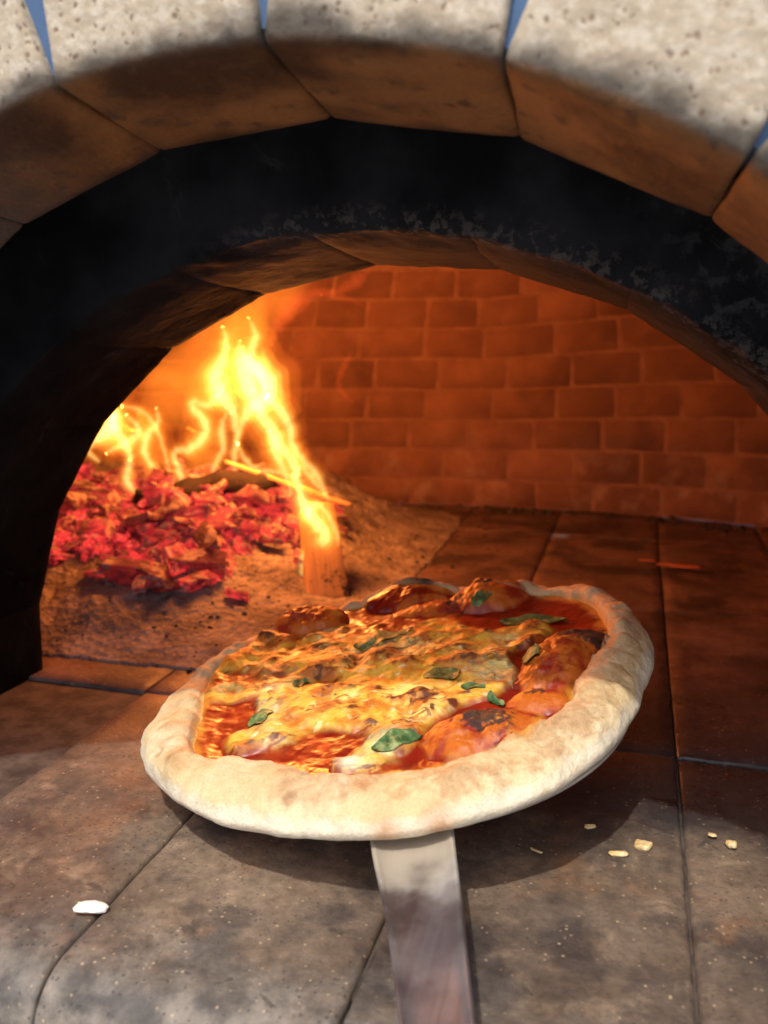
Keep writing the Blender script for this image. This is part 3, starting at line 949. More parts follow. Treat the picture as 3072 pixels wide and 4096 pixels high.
def tongue(P, mat, parent, flat=0.75, sides=14, per=7, swirl=0.0, name='flame_tongue'):
    P = np.array(P)
    n = per * (len(P) - 1) + 1
    Q = catmull(P, n)
    pts, rad = Q[:, :3], np.maximum(Q[:, 3], 0.0003)
    tn = np.gradient(pts, axis=0)
    tn /= np.linalg.norm(tn, axis=1)[:, None] + 1e-9
    depth = np.array([0.28, 0.96, 0.0])
    side = np.cross(tn, depth)
    side /= np.linalg.norm(side, axis=1)[:, None] + 1e-9
    up = np.cross(side, tn)
    a = np.linspace(0, 2 * math.pi, sides, endpoint=False)
    wob = 1 + 0.35 * fbm(P3(np.arange(n) * 0.3, P[0, 0] * 50, P[0, 2] * 50), 2)
    arc = np.arange(n) * 0.55 + P[0, 0] * 300
    amp = np.minimum(0.0016, rad * 0.4) * np.sin(np.linspace(0, math.pi, n)) ** 0.5
    pts = pts + side * (amp * fbm(P3(arc, P[0, 2] * 90, 1.0), 3) * 2)[:, None] + up * (amp * fbm(P3(arc, P[0, 2] * 90, 6.0), 3) * 2)[:, None]
    V = pts[:, None, :] + (rad * wob)[:, None, None] * (np.cos(a)[None, :, None] * side[:, None, :] + flat * np.sin(a)[None, :, None] * up[:, None, :])
    V = V.transpose(1, 0, 2).reshape(-1, 3)
    F = [tuple(f) for f in grid_faces(sides, n, True)]
    F.append(tuple(i * n for i in range(sides))[::-1])
    F.append(tuple(i * n + n - 1 for i in range(sides)))
    c0 = V.mean(0)
    vol = sum(float(np.dot(np.cross(V[f[0]] - c0, V[f[1]] - c0), V[f[2]] - c0)) for f in F[:-2])
    if vol < 0:
        F = [f[::-1] for f in F]
    return mesh_obj(name, V, F, mat, parent)


flame = empty('flame', (-0.40, 0.84, 0.08))
inv = Matrix.Translation((0.40, -0.84, -0.08))
tag(flame, 'bright yellow and orange wood flame rising from the embers', 'flame')
for k, P in CORE.items():
    if k in ('F4', 'F5', 'F6', 'F10'):
        P = [(x, y, z, r * 1.45) for (x, y, z, r) in P]
    for f_, mt, nm in zip((2.3, 1.5, 1.0, 0.55), M_FL, ('flame_edge', 'flame_mantle', 'flame_tongue', 'flame_heart')):
        o = tongue([(x, y, z, r * 1.75 * f_ + 0.0006 * f_) for (x, y, z, r) in P], mt, flame, name=nm)
        o.matrix_parent_inverse = inv
    for sg in ((1,) if k in ('F1', 'F7') else ()):
        Pf = []
        for i, (x, y, z, r) in enumerate(P):
            a_, b_ = P[max(i - 1, 0)], P[min(i + 1, len(P) - 1)]
            dx, dz = b_[0] - a_[0], b_[2] - a_[2]
            L_ = math.hypot(dx, dz) + 1e-9
            off = sg * r * (0.8 + 0.35 * math.sin(i * 1.4 + sg + x * 40))
            Pf.append((x + dz / L_ * off, y - 0.3 * r * sg, z - dx / L_ * off, 0.0003 + r * 0.24 * max(0.15, 0.5 + 0.7 * math.sin(i * 0.9 + sg * 2 + z * 60))))
        o = tongue(Pf, M_FIL, flame, name='flame_filament', sides=10)
        o.matrix_parent_inverse = inv
lk = random.Random(21)
for k in ('F1', 'F2', 'F3', 'F7', 'F5', 'F4', 'F6', 'F9'):
    for _ in range(2):
        i = lk.randrange(2, len(CORE[k]) - 1)
        x, y, z, r = CORE[k][i]
        if z < 0.09:
            continue
        L_, s_ = lk.uniform(0.022, 0.048), lk.uniform(-0.012, 0.012)
        Pl = [(x, y, z, r * 0.5 + 0.0006), (x + s_ * 0.6, y + lk.uniform(-.006, .006), z + L_ * 0.35, r * 0.5 + 0.0015),
              (x + s_ * 0.3 - 0.004, y, z + L_ * 0.7, r * 0.35 + 0.0010), (x + s_ * 1.2 - 0.006, y, z + L_, 0.0003)]
        for f_, mt, nm in zip((2.2, 1.4, 0.8), M_FL, ('flame_edge', 'flame_mantle', 'flame_tongue')):
            o = tongue([(a, b, c, d * f_) for (a, b, c, d) in Pl], mt, flame, name=nm, sides=10)
            o.matrix_parent_inverse = inv
for k, P in BODY.items():
    for sc_ in (1.2, 0.9, 0.55):
        if k == 'B10' and sc_ < 0.8:
            continue
        Pq = [(x, y, z, r * sc_) for (x, y, z, r) in P]
        o = tongue(Pq, M_WISP if k in ('B6', 'B7', 'B9') else M_BODY, flame, flat=0.6, name='flame_veil')
        o.matrix_parent_inverse = inv

# the fire's own light
for (loc, e, rad) in (((-0.375, 0.835, 0.205), FIRE, 0.045), ((-0.42, 0.83, 0.20), FIRE * 0.12, 0.03)):
    l = bpy.data.lights.new('fire_glow', 'POINT')
    l.energy = e
    l.color = (1.0, 0.27, 0.05)
    l.shadow_soft_size = rad
    lo = bpy.data.objects.new('fire_glow', l)
    lo.location = loc
    COL.objects.link(lo)
    lo.parent = flame
    lo.matrix_parent_inverse = inv

# ================================================================== pizza frame: the peel holds it tilted
PC = Vector((-0.1253, 0.4501, 0.0447))
e1 = Vector((0.9880, 0.0, 0.1546)).normalized()
nn = Vector((-0.1537, -0.1027, 0.9828)).normalized()
e2 = nn.cross(e1).normalized()
e1 = e2.cross(nn)
PM = Matrix(((e1.x, e2.x, nn.x), (e1.y, e2.y, nn.y), (e1.z, e2.z, nn.z)))
PMI = PM.inverted()


def to_local(p):
    return PMI @ (Vector(p) - PC)


# ---- peel
peel = empty('pizza_peel', PC)
peel.rotation_euler = PM.to_euler()
tag(peel, 'round steel pizza peel with a flat metal handle under the pizza', 'peel')
na = 96
aa = np.linspace(0, 2 * math.pi, na, endpoint=False)
prof = [(0.0, -0.0004), (0.112, -0.0004), (0.1195, -0.0002), (0.1225, 0.0006), (0.1235, 0.0002), (0.1230, -0.0012), (0.112, -0.0022), (0.0, -0.0022)]
V = np.array([[(0.027 + 0.865 * r * math.cos(t), 0.002 + 0.865 * r * math.sin(t), z) for (r, z) in prof] for t in aa]).reshape(-1, 3)
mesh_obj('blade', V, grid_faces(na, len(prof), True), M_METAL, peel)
# handle: flat bar with rolled edges, from under the blade towards the viewer
pl = [to_local(p) for p in ((-0.104, 0.405, 0.0445), (-0.088, 0.352, 0.0375), (-0.071, 0.305, 0.0335), (-0.053, 0.250, 0.030), (-0.028, 0.172, 0.026), (0.0, 0.08, 0.022))]
wd = [0.0200, 0.0193, 0.0158, 0.0130, 0.0120, 0.0118]
Q = catmull([(*p, w) for p, w in zip(pl, wd)], 40)
cs = [(-1.0, -0.0012), (-0.99, 0.0014), (-0.93, 0.0024), (-0.86, 0.0016), (-0.78, 0.0004), (-0.4, 0.0), (0, -0.0001), (0.4, 0.0), (0.78, 0.0004), (0.86, 0.0016), (0.93, 0.0024), (0.99, 0.0014), (1.0, -0.0012), (0.9, -0.0024), (0.0, -0.0026), (-0.9, -0.0024)]
tn = np.gradient(Q[:, :3], axis=0)
tn /= np.linalg.norm(tn, axis=1)[:, None]
zup = np.array([0, 0, 1.0])
sd = np.cross(zup, tn)
sd /= np.linalg.norm(sd, axis=1)[:, None]
V = np.stack([Q[:, :3] - sd * (c * Q[:, 3])[:, None] + zup * (h - 0.0016) for (c, h) in cs], 0).reshape(-1, 3)
F = [tuple(f) for f in grid_faces(len(cs), 40, True)]
F.append(tuple(i * 40 + 39 for i in range(len(cs))))
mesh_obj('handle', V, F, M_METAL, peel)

# ---- pizza surface as one closed skin, then split into its parts
NT_, NR, NC = 1100, 190, 84
th = np.linspace(0, 2 * math.pi, NT_, endpoint=False)


def per_interp(deg, val, sig):
    d = np.array(deg, float) % 360
    o = np.argsort(d)
    v = np.interp(np.degrees(th), d[o], np.array(val)[o], period=360)
    k = np.exp(-0.5 * (np.arange(-180, 181) * 360 / NT_ / sig) ** 2)
    k /= k.sum()
    return np.convolve(np.r_[v[-180:], v, v[:180]], k, 'valid')


RO = per_interp([194, 205, 218, 228, 240, 249, 261, 272, 282, 291, 300, 310, 321, 331, 341, 352, 4, 13, 19, 24, 37, 47, 58, 72, 87, 100, 112, 123, 134, 146, 156, 167, 178, 189],
                [.146, .137, .129, .125, .1215, .119, .117, .117, .119, .1215, .123, .1265, .129, .131, .134, .136, .140, .150, .155, .158, .168, .174, .170, .158, .157, .163, .157, .157, .157, .155, .151, .148, .145, .144], 3.0)
ip = np.array([(-.079, -.074), (-.095, -.051), (-.108, -.015), (-.120, .015), (-.128, .060), (-.114, .090), (-.090, .115), (-.033, .140), (.019, .140), (.075, .132), (.108, .108), (.12, .071), (.119, .04), (.106, -.003), (.102, -.032), (.083, -.057), (.058, -.071), (.031, -.08), (0, -.087), (-.035, -.077), (-.064, -.072)])
RIN = per_interp(np.degrees(np.arctan2(ip[:, 1], ip[:, 0])), np.hypot(ip[:, 0], ip[:, 1]), 1.6)
RO = RO + 0.0022 * fbm(P3(np.cos(th) * 5, np.sin(th) * 5, 4.2), 4)
RIN = np.minimum(RIN, RO - 0.018) + 0.0045 * fbm(P3(np.cos(th) * 6, np.sin(th) * 6, 2.2), 4)
HC = per_interp([0, 45, 90, 120, 160, 200, 240, 270, 300, 330], [.0225, .021, .017, .014, .017, .021, .0205, .0195, .020, .022], 12)
HC = HC * (1 + 0.16 * fbm(P3(np.cos(th) * 4, np.sin(th) * 4, 9.2), 3))

BUB = [  # p, q, semi-axes, angle, height, kind (1 sauced blister, 2 bare crust blister)
    (.097, .028, .040, .023, 74, .016, 1), (.063, -.048, .034, .022, 16, .0125, 1), (-.084, .102, .027, .020, 15, .014, 1),
    (-.018, .140, .036, .020, 5, .011, 2), (.038, .126, .029, .017, 0, .012, 1), (.087, -.016, .017, .014, 0, .007, 1), (.073, -.030, .012, .009, 30, .005, 1),
    (.004, .119, .028, .013, 5, .007, 1), (.132, .052, .012, .009, 80, .006, 3)]


def bubbles(p, q):
    h = np.zeros_like(p)
    m = np.zeros_like(p)
    for (bx, by, a, b, ang, H, kd) in BUB:
        c, s = math.cos(R(ang)), math.sin(R(ang))
        u = ((p - bx) * c + (q - by) * s) / a
        v = (-(p - bx) * s + (q - by) * c) / b
        d2 = u * u + v * v
        d2 = d2 * (1 + 0.55 * fbm(P3(p * 48, q * 48, bx * 90), 3))
        dome_ = np.clip(1 - d2, 0, 1) ** 0.7
        dome_ = dome_ * (1 + 0.22 * fbm(P3(p * 70, q * 70, by * 90), 3) + 0.13 * fbm(P3(p * 190, q * 190, by * 30), 3))
        h = np.maximum(h, H * dome_)
        if kd == 1:
            m = np.maximum(m, sstep(1.05, 0.80, d2))
    return h, m


def rin_at(p, q):
    t = np.arctan2(q, p) % (2 * math.pi)
    return np.interp(t, th, RIN, period=2 * math.pi)


BLOBS = [  # p, q, radius, + cheese / - sauce
    (-.088, -.020, .017, -.45), (-.050, -.066, .022, -.30), (.086, -.020, .022, -.9), (.097, .03, .026, -.9), (.063, -.05, .026, -.9),
    (.100, .100, .022, -.6), (.050, .132, .03, -.5), (-.03, .138, .03, -.5), (-.115, .055, .026, .45), (-.10, .085, .03, .3), (.002, -.0735, .0055, .55),
    (-.060, -.045, .016, .35), (.020, -.052, .022, .35), (-.01, -.055, .018, -.18), (-.085, .112, .02, -.7), (.045, .02, .03, .4), (-.105, .010, .010, .35), (.078, .062, .02, .2),
    (-.028, .060, .009, -.35)]
GREEN = [(-.069, -.022, .017, .75), (.016, -.058, .014, .8), (.056, .014, .017, .5), (-.078, .016, .017, .55), (-.016, .070, .018, .5), (.074, .012, .014, .35), (-.055, -.042, .012, .3)]


def topping(p, q):
    """height, cover and tints of the toppings over the dough (metres, 0..1)."""
    t = np.hypot(p, q) / rin_at(p, q)
    wx = 0.010 * fbm(P3(p * 24, q * 24, 0.3), 3)
    wy = 0.010 * fbm(P3(p * 24, q * 24, 7.3), 3)
    X, Y = p + wx, q + wy
    cov = 0.74 - t + 0.50 * fbm(P3(p * 34, q * 34, 3.3), 3, 0.35)
    for (bx, by, r_, s_) in BLOBS:
        cov = cov + s_ * np.exp(-((X - bx) ** 2 + (Y - by) ** 2) / r_ ** 2)
    cheese = sstep(-0.12, 0.16, cov)
    ridge = 1 - np.abs(fbm(P3(X * 26, Y * 40, 11.0), 2)) * 2.6
    lump = fbm(P3(X * 34, Y * 44, 5.0), 2)
    mid = fbm(P3(p * 95, q * 120, 2.0), 3)
    fine = fbm(P3(p * 260, q * 300, 6.0), 3)
    hc = cheese * (0.0030 + 0.0012 * ridge + 0.0064 * lump + 0.0012 * mid + 0.00025 * fine)
    hs = 0.0016 * fbm(P3(p * 60, q * 60, 8.0), 3) + 0.0005 * np.clip(mid, -0.2, 1) + 0.0001 * fine
    h = hs + hc + 0.003 * np.clip(1 - t * t, 0, 1)
    # the fold running through the middle
    fold = np.exp(-((p + .045) ** 2 / .016 ** 2 + (q - .018) ** 2 / .008 ** 2)) + 0.7 * np.exp(-((p + .028) ** 2 / .006 ** 2 + (q - .036) ** 2 / .014 ** 2))
    h = h - 0.0075 * fold
    hb, mb = bubbles(p, q)
    h = h * (1 - 0.75 * mb) + hb
    return h, cheese * (1 - mb), mb, lump, ridge, mid, fine, t, fold


# topping rows
fr = np.linspace(0, 1, NR) ** 0.85
RR = RIN[:, None] * fr[None, :]
TT = np.repeat(th[:, None], NR, 1)
Pp, Qq = RR * np.cos(TT), RR * np.sin(TT)
h, cheese, mb, lump, ridge, mid, fine, tt_, fold = topping(Pp, Qq)
DOUGH = 0.0115
rise = 0.0025 * sstep(0.86, 1.0, fr)[None, :]
Zt = DOUGH + h + rise
# crust rows (section from the sauce line over the crest and under to the middle)
ctrl = np.array([(0.0, .66, 1), (.05, .82, 1), (.13, .94, 1), (.26, 1.0, 1), (.42, .995, 1), (.58, .95, 1), (.74, .85, 1), (.87, .68, 1), (.96, .48, 1), (1.0, .33, 1), (.97, .17, 1), (.88, .06, 1), (.70, 0.01, 1), (.45, 0.0, 1), (.15, 0.0, 1)])
cs_ = catmull(ctrl[:, :2], NC)[1:]
NC = len(cs_)
u_ = cs_[:, 0][None, :]
v_ = cs_[:, 1][None, :]
hb_rim = bubbles(Pp[:, -1], Qq[:, -1])[0]
rim_z = (Zt[:, -1] - hb_rim)[:, None]
Rc = RIN[:, None] + (RO - RIN)[:, None] * u_
above = np.arange(NC)[None, :] < int(NC * 0.62)
k_in = np.clip(1 - np.arange(NC) / (NC * 0.10), 0, 1)[None, :]
Zc = v_ * HC[:, None]
Zc = np.where(above, Zc * (1 - k_in) + k_in * rim_z, Zc)
TTc = np.repeat(th[:, None], NC, 1)
Pc_, Qc_ = Rc * np.cos(TTc), Rc * np.sin(TTc)
wgt = np.clip(v_ * 1.4, 0, 1) * (1 - k_in * 0.8)
pn = P3(Pc_, Qc_, Zc)
puff = 0.0055 * fbm(pn * 20, 3) + 0.0020 * fbm(pn * 70 + 3, 3) + 0.0005 * fbm(pn * 240 + 9, 3)
rimf = np.clip((u_ - 0.5) * 2, 0, 1)
Pc_ = Pc_ + np.cos(TTc) * puff * wgt * rimf
Qc_ = Qc_ + np.sin(TTc) * puff * wgt * rimf
hbc, mbc = bubbles(Pc_, Qc_)
# small blisters and dimples baked into the rim
pop = np.zeros_like(Pc_)
rb_ = random.Random(17)
for _ in range(46):
    k_ = rb_.randrange(NT_)
    f_ = rb_.uniform(0.12, 0.85)
    rc_ = RIN[k_] + (RO[k_] - RIN[k_]) * f_
    bx, by = rc_ * math.cos(th[k_]), rc_ * math.sin(th[k_])
    s_ = rb_.uniform(.004, .0105)
    pop = pop + rb_.choice([1, 1, 1, -0.7]) * 0.26 * s_ * np.clip(1 - ((Pc_ - bx) ** 2 + (Qc_ - by) ** 2) / s_ ** 2, 0, 1) ** 1.2
pop = pop * np.where(np.arange(NC)[None, :] < NC * 0.6, 1.0, 0.0)
topw = np.where(np.arange(NC)[None, :] < NC * 0.55, 1.0 - sstep(0.25, 0.85, u_), 0.0)
Zc = Zc + puff * wgt * (1.1 - rimf * 0.7) + hbc * topw + pop
ALLP = np.concatenate([Pp, Pc_], 1)
ALLQ = np.concatenate([Qq, Qc_], 1)
ALLZ = np.concatenate([Zt, Zc], 1)
NV = NR + NC
PV = np.stack([ALLP, ALLQ, ALLZ], -1).reshape(-1, 3)
PF = grid_faces(NT_, NV, True)
fn = np.cross(PV[PF[:, 2]] - PV[PF[:, 0]], PV[PF[:, 3]] - PV[PF[:, 1]])
VN = np.zeros_like(PV)
for c in range(4):
    np.add.at(VN, PF[:, c], fn)
VN /= np.linalg.norm(VN, axis=1)[:, None] + 1e-12
if VN.reshape(NT_, NV, 3)[:, 5:50, 2].mean() < 0:
    PF = PF[:, ::-1].copy()
    VN = -VN

# colours of what the surface is made of
n1 = fbm(P3(Pp * 30, Qq * 30, 21.0), 4)
n2 = fbm(P3(Pp * 75, Qq * 75, 31.0), 4)
n3 = fbm(P3(Pp * 190, Qq * 190, 41.0), 3)
sauce_c = mixc(np.array((.19, .008, .003)) * np.ones(Pp.shape + (3,)), (.30, .018, .004), sstep(-0.25, 0.45, n2))
sauce_c = mixc(sauce_c, (.46, .10, .010), sstep(0.0, 0.6, n3 * 0.4 + 0.8 * n1) * 0.25)
sauce_c = mixc(sauce_c, (.62, .28, .035), sstep(0.95, 1.0, tt_ + 0.05 * n2) * 0.7)
crest = 0.55 * lump + 0.35 * (ridge - 0.45) + 0.45 * mid
ch_c = mixc(np.array((.76, .44, .05)) * np.ones(Pp.shape + (3,)), (.88, .68, .22), sstep(-0.10, 0.35, n1 + 0.35 * n2 - 0.35 * crest))
ch_c = mixc(ch_c, (.66, .21, .008), sstep(-0.16, 0.24, n2 + 0.45 * n3 + 0.2 * crest - 0.15 * n1) * 0.85)
ch_c = mixc(ch_c, (.42, .10, .010), sstep(0.02, 0.32, crest + 0.35 * n2) * 0.8)
streak = 1 - np.abs(fbm(P3(Pp * 42 + n2 * 0.6, Qq * 95 + n2 * 0.8, 77.0), 3)) * 7.0
ch_c = mixc(ch_c, (.16, .032, .007), sstep(0.25, 0.8, streak) * sstep(0.0, 0.3, n1 + 0.6 * crest + 0.10) * 0.8)
ch_c = mixc(ch_c, (.07, .016, .006), sstep(0.25, 0.44, crest + 0.6 * n3 + 0.25 * n1) * 0.9)
ch_c = mixc(ch_c, (.88, .74, .40), sstep(0.25, 0.5, fbm(P3(Pp * 130, Qq * 150, 91.0), 3) - 0.4 * crest) * 0.7)
for (bx, by, r_, s_) in GREEN:
    g = np.exp(-((Pp - bx) ** 2 + (Qq - by) ** 2) / r_ ** 2)
    ch_c = mixc(ch_c, (.60, .62, .28), np.clip(g * g * s_ * (0.75 + 0.9 * n2), 0, 0.75))
    ch_c = mixc(ch_c, (.80, .78, .52), np.clip(g * s_ * sstep(0.05, 0.3, n3) * 0.8, 0, 0.8))
ch_c = mixc(ch_c, (.80, .76, .62), np.exp(-((Pp - .002) ** 2 + (Qq + .0735) ** 2) / .0055 ** 2) * 0.9)
col_t = mixc(sauce_c, ch_c, cheese)


def blister_col(P_, Q_, Z_):
    m1 = fbm(P3(P_ * 75, Q_ * 75, 31.0 + Z_ * 75), 4)
    m3 = fbm(P3(P_ * 300, Q_ * 300, 41.0 + Z_ * 300), 3)
    b_ = mixc(np.array((.50, .12, .010)) * np.ones(P_.shape + (3,)), (.30, .024, .006), sstep(-0.15, 0.25, m1))
    b_ = mixc(b_, (.66, .30, .04), sstep(0.16, 0.5, fbm(P3(P_ * 60, Q_ * 60, 55.0 + Z_ * 60), 3)) * 0.75)
    ch = np.zeros_like(P_)
    for (bx, by, r_, s_) in ((.108, .056, .013, 1.25), (.117, .040, .011, 1.25), (.102, .046, .008, 1.0), (.070, -.046, .014, .72), (.060, -.043, .009, .6),
                             (-.087, .122, .014, 1.2), (.087, -.012, .006, .9), (.040, .137, .010, .7), (.02, .12, .012, .5)):
        ch = ch + s_ * np.exp(-((P_ - bx) ** 2 + (Q_ - by) ** 2) / r_ ** 2)
    return b_, sstep(0.38, 0.68, 1.05 * ch + 0.5 * m1 + 0.9 * m3)


bub_c, charm = blister_col(Pp, Qq, Zt)
col_t = mixc(col_t, bub_c, mb)
col_t = mixc(col_t, (.030, .012, .009), charm * 0.93)
topz_w = np.where(np.arange(NC)[None, :] < NC * 0.6, 1.0, 0.0)
gl_t = 0.35 + 0.21 * cheese + 0.15 * mb + 0.25 * charm + 0.08 * n2

nc1 = fbm(pn * 26 + 50, 4)
nc2 = fbm(pn * 85 + 60, 4)
nc3 = fbm(pn * 260 + 70, 3)
cr = mixc(np.array((.65, .475, .245)) * np.ones(Pc_.shape + (3,)), (.74, .59, .36), sstep(-0.3, 0.3, nc1))
side_w = np.broadcast_to(np.clip((u_ - 0.72) / 0.25, 0, 1), Pc_.shape)
toast = sstep(-0.45, 0.5, 0.7 * nc2 + 0.55 * nc1 + 0.5 * nc3 + 0.15 - 0.6 * side_w)
angc = np.cos(TTc - R(-25))
toast = np.clip(toast * (0.48 + 0.55 * np.clip(angc, 0, 1)) + np.clip(pop * 260, 0, 0.6) * (0.6 + nc2), 0, 1)
cr = mixc(cr, (.40, .205, .075), sstep(0.0, 1.0, toast) * 0.66)
cr = mixc(cr, (.26, .115, .042), sstep(0.25, 0.75, nc2 * 0.9 + nc1 * 0.8 + 0.25 * nc3 - 0.25 * side_w) * 0.65)
cr = mixc(cr, (.72, .65, .51), sstep(0.55, 1.0, side_w + 0.5 * nc2) * 0.75)
inn_ = np.broadcast_to(np.clip(1 - u_ / 0.16, 0, 1), Pc_.shape) * np.where(np.arange(NC)[None, :] < NC * 0.4, 1, 0)
cr = mixc(cr, (.66, .34, .06), sstep(0.35, 0.95, inn_ + 0.35 * nc2) * 0.8)
for (bx, by, r_, s_) in ((-.012, .152, .020, 1.2), (-.030, .150, .012, .7)):
    g = s_ * np.exp(-((Pc_ - bx) ** 2 + (Qc_ - by) ** 2) / r_ ** 2)
    cr = mixc(cr, (.30, .14, .06), np.clip(g, 0, 0.8))
    cr = mixc(cr, (.04, .02, .014), sstep(0.65, 1.0, g + 0.4 * nc2) * 0.9)
for (bx, by, r_) in ((.055, -.113, .008), (.017, -.100, .005), (-.085, -.100, .005), (.03, -.118, .007)):
    g = np.exp(-((Pc_ - bx) ** 2 + (Qc_ - by) ** 2) / r_ ** 2)
    cr = mixc(cr, (.42, .20, .08), np.clip(g * (0.7 + nc2), 0, 0.75))
rs_ = random.Random(41)
for _ in range(34):
    k_ = rs_.randrange(NT_)
    rc_ = RIN[k_] + (RO[k_] - RIN[k_]) * rs_.uniform(0.1, 0.8)
    bx, by, s_ = rc_ * math.cos(th[k_]), rc_ * math.sin(th[k_]), rs_.uniform(.0016, .0048)
    g = np.exp(-((Pc_ - bx) ** 2 + (Qc_ - by) ** 2) / s_ ** 2) * (0.75 + 0.9 * nc2)
    cr = mixc(cr, (.33, .145, .05), np.clip(g, 0, 1) * rs_.uniform(0.25, 0.75) * topz_w)
bc_, bch_ = blister_col(Pc_, Qc_, Zc)
cr = mixc(cr, bc_, mbc * topw)
cr = mixc(cr, (.030, .012, .009), bch_ * mbc * topw * 0.93)
gl_c = 0.78 - 0.25 * mbc
COLV = np.concatenate([col_t, cr], 1).reshape(-1, 3)
GLV = np.clip(np.concatenate([gl_t, gl_c], 1), 0.15, 1).reshape(-1)

pizza = empty('pizza', PC)
pizza.rotation_euler = PM.to_euler()
tag(pizza, 'freshly baked margherita pizza with blistered crust lifted on the peel', 'pizza')
pclass = np.zeros((NT_, NV), int)                    # 0 crust 1 sauce 2 cheese 3.. blisters
pclass[:, :NR] = np.where(cheese > 0.5, 2, 1)
bid = 3
for (bx, by, a, b, ang, H, kd) in BUB:
    if kd == 3:
        continue
    c, s = math.cos(R(ang)), math.sin(R(ang))
    u = ((ALLP - bx) * c + (ALLQ - by) * s) / a
    v = (-(ALLP - bx) * s + (ALLQ - by) * c) / b
    sel = (u * u + v * v < 0.95) & (ALLZ > 0.006)
    if kd == 1:
        sel[:, NR:] = False
    pclass[sel] = bid
    bid += 1
fc = pclass.reshape(-1)[PF[:, 0]]
names = {0: 'crust', 1: 'sauce', 2: 'cheese'}
for c in range(bid):
    f = PF[fc == c]
    if not len(f):
        continue
    used, invx = np.unique(f, return_inverse=True)
    mesh_obj(names.get(c, 'dough_blister'), PV[used], invx.reshape(-1, 4), M_PIZZA, pizza,
             attrs={'col': COLV[used], 'gloss': GLV[used]}, normals=VN[used])


def top_z(p, q):
    hh = topping(np.array([p]), np.array([q]))[0][0]
    return DOUGH + hh


LEAVES = [(-.019, .068, .040, .013, 28, .0010), (.074, .090, .042, .012, -8, .0014), (.032, .013, .020, .012, -55, .0012), (.081, .024, .024, .007, 78, .003),
          (-.066, -.027, .016, .010, 35, .0006), (.022, -.057, .026, .007, 22, .0010), (.038, .116, .014, .007, 0, .0014), (.066, -.015, .013, .004, -70, .001),
          (-.118, .044, .018, .0022, 80, .001), (.052, -.002, .014, .006, -35, .0003), (-.058, .016, .010, .005, 20, .0004)]
for (lx, ly, L, W_, ang, lift) in LEAVES:
    nu, nv = 22, 9
    U, V2 = np.meshgrid(np.linspace(-1, 1, nu), np.linspace(-1, 1, nv), indexing='ij')
    wprof = np.clip(1 - U ** 2, 0, 1) ** 0.8 * (1 - 0.3 * U) * 1.25
    L, W_ = L * 1.02, W_ * 1.05
    c, s = math.cos(R(ang)), math.sin(R(ang))
    lu = U * L / 2
    lv = V2 * wprof * W_ / 2 + 0.0015 * np.sin(U * 2.2)
    lv = lv * 1.2 * (1 + 0.06 * np.sin(U * 9 + lx * 400))
    p = lx + lu * c - lv * s
    q = ly + lu * s + lv * c
    z = DOUGH + topping(p, q)[0]
    z = 0.9 * z + 0.1 * z.mean() + 0.35 * lift + 0.0002 + 0.0005 * V2 ** 2 + 0.0005 * np.sin(U * 6 + ly * 300) * np.abs(V2) + 0.0003 * U ** 2
    Vt = np.stack([p, q, z], -1).reshape(-1, 3)
    F = grid_faces(nu, nv)
    # a second skin below gives the leaf its thickness
    Vl = Vt - np.array([0, 0, 0.0004])
    mesh_obj('basil_leaf', np.vstack([Vt, Vl]), np.vstack([F, F[:, ::-1] + len(Vt)]), M_BASIL, pizza)

# ================================================================== crumbs and scraps
def drop(name, x, y, s, mat, label, cat, seed, stretch=(1, 1, 1), rot=0.0):
    V, F = rblock(0.5, 0.42, 0.32, 0.315, (5, 5, 3))
    V = V + 0.22 * np.stack([fbm(V * 1.7 + seed + c, 3) for c in (0, 4, 8)], -1)
    V = V * np.array(stretch)
    V[:, 2] = np.maximum(V[:, 2], -0.18)
    V[:, 2] += 0.15
    o = mesh_obj(name, V * s, F, mat)
    o.location = (x, y, 0.0008)
    o.rotation_euler = (0, 0, rot)
    return tag(o, label, cat)


drop('cheese_crumb', 0.016, 0.425, 0.0085, M_CHEESE, 'largest golden cheese drip on the hearth beside the pizza shadow', 'crumb', 1, (1.0, 1.0, .8))
drop('cheese_crumb', 0.004, 0.4145, 0.0075, M_CHEESE, 'flat long cheese drip just before the largest one', 'crumb', 2, (1.3, .6, .5), 0.25)
drop('cheese_crumb', -0.011, 0.436, 0.0055, M_CHEESE, 'small cheese drip at the edge of the pizza shadow', 'crumb', 3, (1.1, .7, .6), 0.4)
drop('cheese_crumb', 0.0595, 0.439, 0.0055, M_CHEESE, 'round cheese crumb beyond the long floor joint', 'crumb', 4)
drop('cheese_crumb', 0.0505, 0.446, 0.0045, M_CHEESE, 'tiny pale crumb next to the round one past the joint', 'crumb', 5, (1, .9, .6))
drop('cheese_crumb', -0.036, 0.4065, 0.0045, M_CHEESE, 'faint sliver of cheese under the overhang of the crust', 'crumb', 6, (1.6, .4, .3), -0.4)
drop('dough_flake', -0.226, 0.3045, 0.0115, M_DOUGH, 'white dough flake lying on a joint of the hearth', 'crumb', 7, (1.35, .75, .35), 0.3)
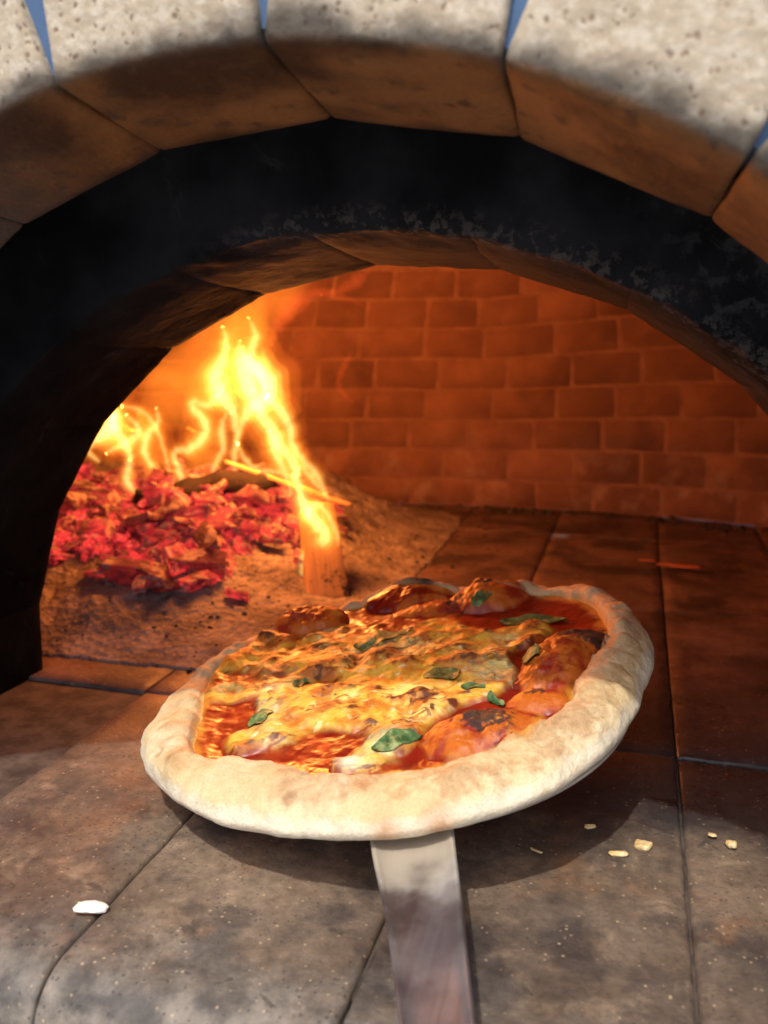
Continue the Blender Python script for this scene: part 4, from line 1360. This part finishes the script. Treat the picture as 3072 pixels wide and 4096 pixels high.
drop('burnt_scrap', 0.056, 0.985, 0.030, M_BURNT, 'long rust-red burnt scrap deep on the hearth floor', 'crumb', 8, (1.6, .5, .16), -0.15)
drop('burnt_scrap', 0.022, 1.01, 0.014, M_BURNT, 'short red burnt scrap beside the long one', 'crumb', 9, (1.3, .6, .2), 0.1)

# char grit swept along the foot of the dome and round the ash
bv, bf = [], []
r2 = random.Random(3)
def grit(x, y, z, s):
    b = len(bv)
    for _ in range(6):
        pass
    pts = [(-1, -1, 0), (1, -1, 0), (1, 1, 0), (-1, 1, 0), (-.6, -.6, 1), (.7, -.5, .9), (.5, .6, 1.1), (-.6, .5, .8)]
    a = r2.uniform(0, 6.28)
    c, s_ = math.cos(a), math.sin(a)
    for (px, py, pz) in pts:
        px *= r2.uniform(.6, 1.3); py *= r2.uniform(.5, 1.1)
        bv.append((x + s * (px * c - py * s_), y + s * (px * s_ + py * c), z + s * pz * r2.uniform(.5, 1.0)))
    bf.extend([(b + 4, b + 5, b + 6, b + 7), (b, b + 1, b + 5, b + 4), (b + 1, b + 2, b + 6, b + 5), (b + 2, b + 3, b + 7, b + 6), (b + 3, b, b + 4, b + 7)])
for _ in range(420):
    t = r2.uniform(0.9, 2.1) if r2.random() < 0.7 else r2.uniform(0.5, 2.3)
    pt = dome_pt(np.array(t), np.array(0.0), 0.012 + abs(r2.gauss(0, 0.018)))
    cl = 0.5 + 0.5 * math.sin(t * 9.0)
    if r2.random() > 0.35 + 0.65 * cl:
        continue
    grit(float(pt[0]), float(pt[1]), -0.001, r2.choice([.0015, .002, .003, .004, .006]))
for _ in range(130):
    x, y = r2.gauss(-0.225, 0.045), r2.uniform(0.56, 1.15)
    grit(x, y, max(0.0, on_mound(x, y, -0.001)), r2.choice([.0008, .0012, .0016, .0025]))
for _ in range(90):
    x, y = r2.uniform(-0.46, -0.2), r2.uniform(0.56, 0.72)
    grit(x, y, max(0.0, on_mound(x, y, -0.001)), r2.choice([.0008, .0011, .0015, .0022]))
deb = mesh_obj('char_grit', bv, bf, M_DEBRIS, smooth=False)
tag(deb, 'black charcoal grit scattered along the foot of the dome', 'grit', kind='stuff')
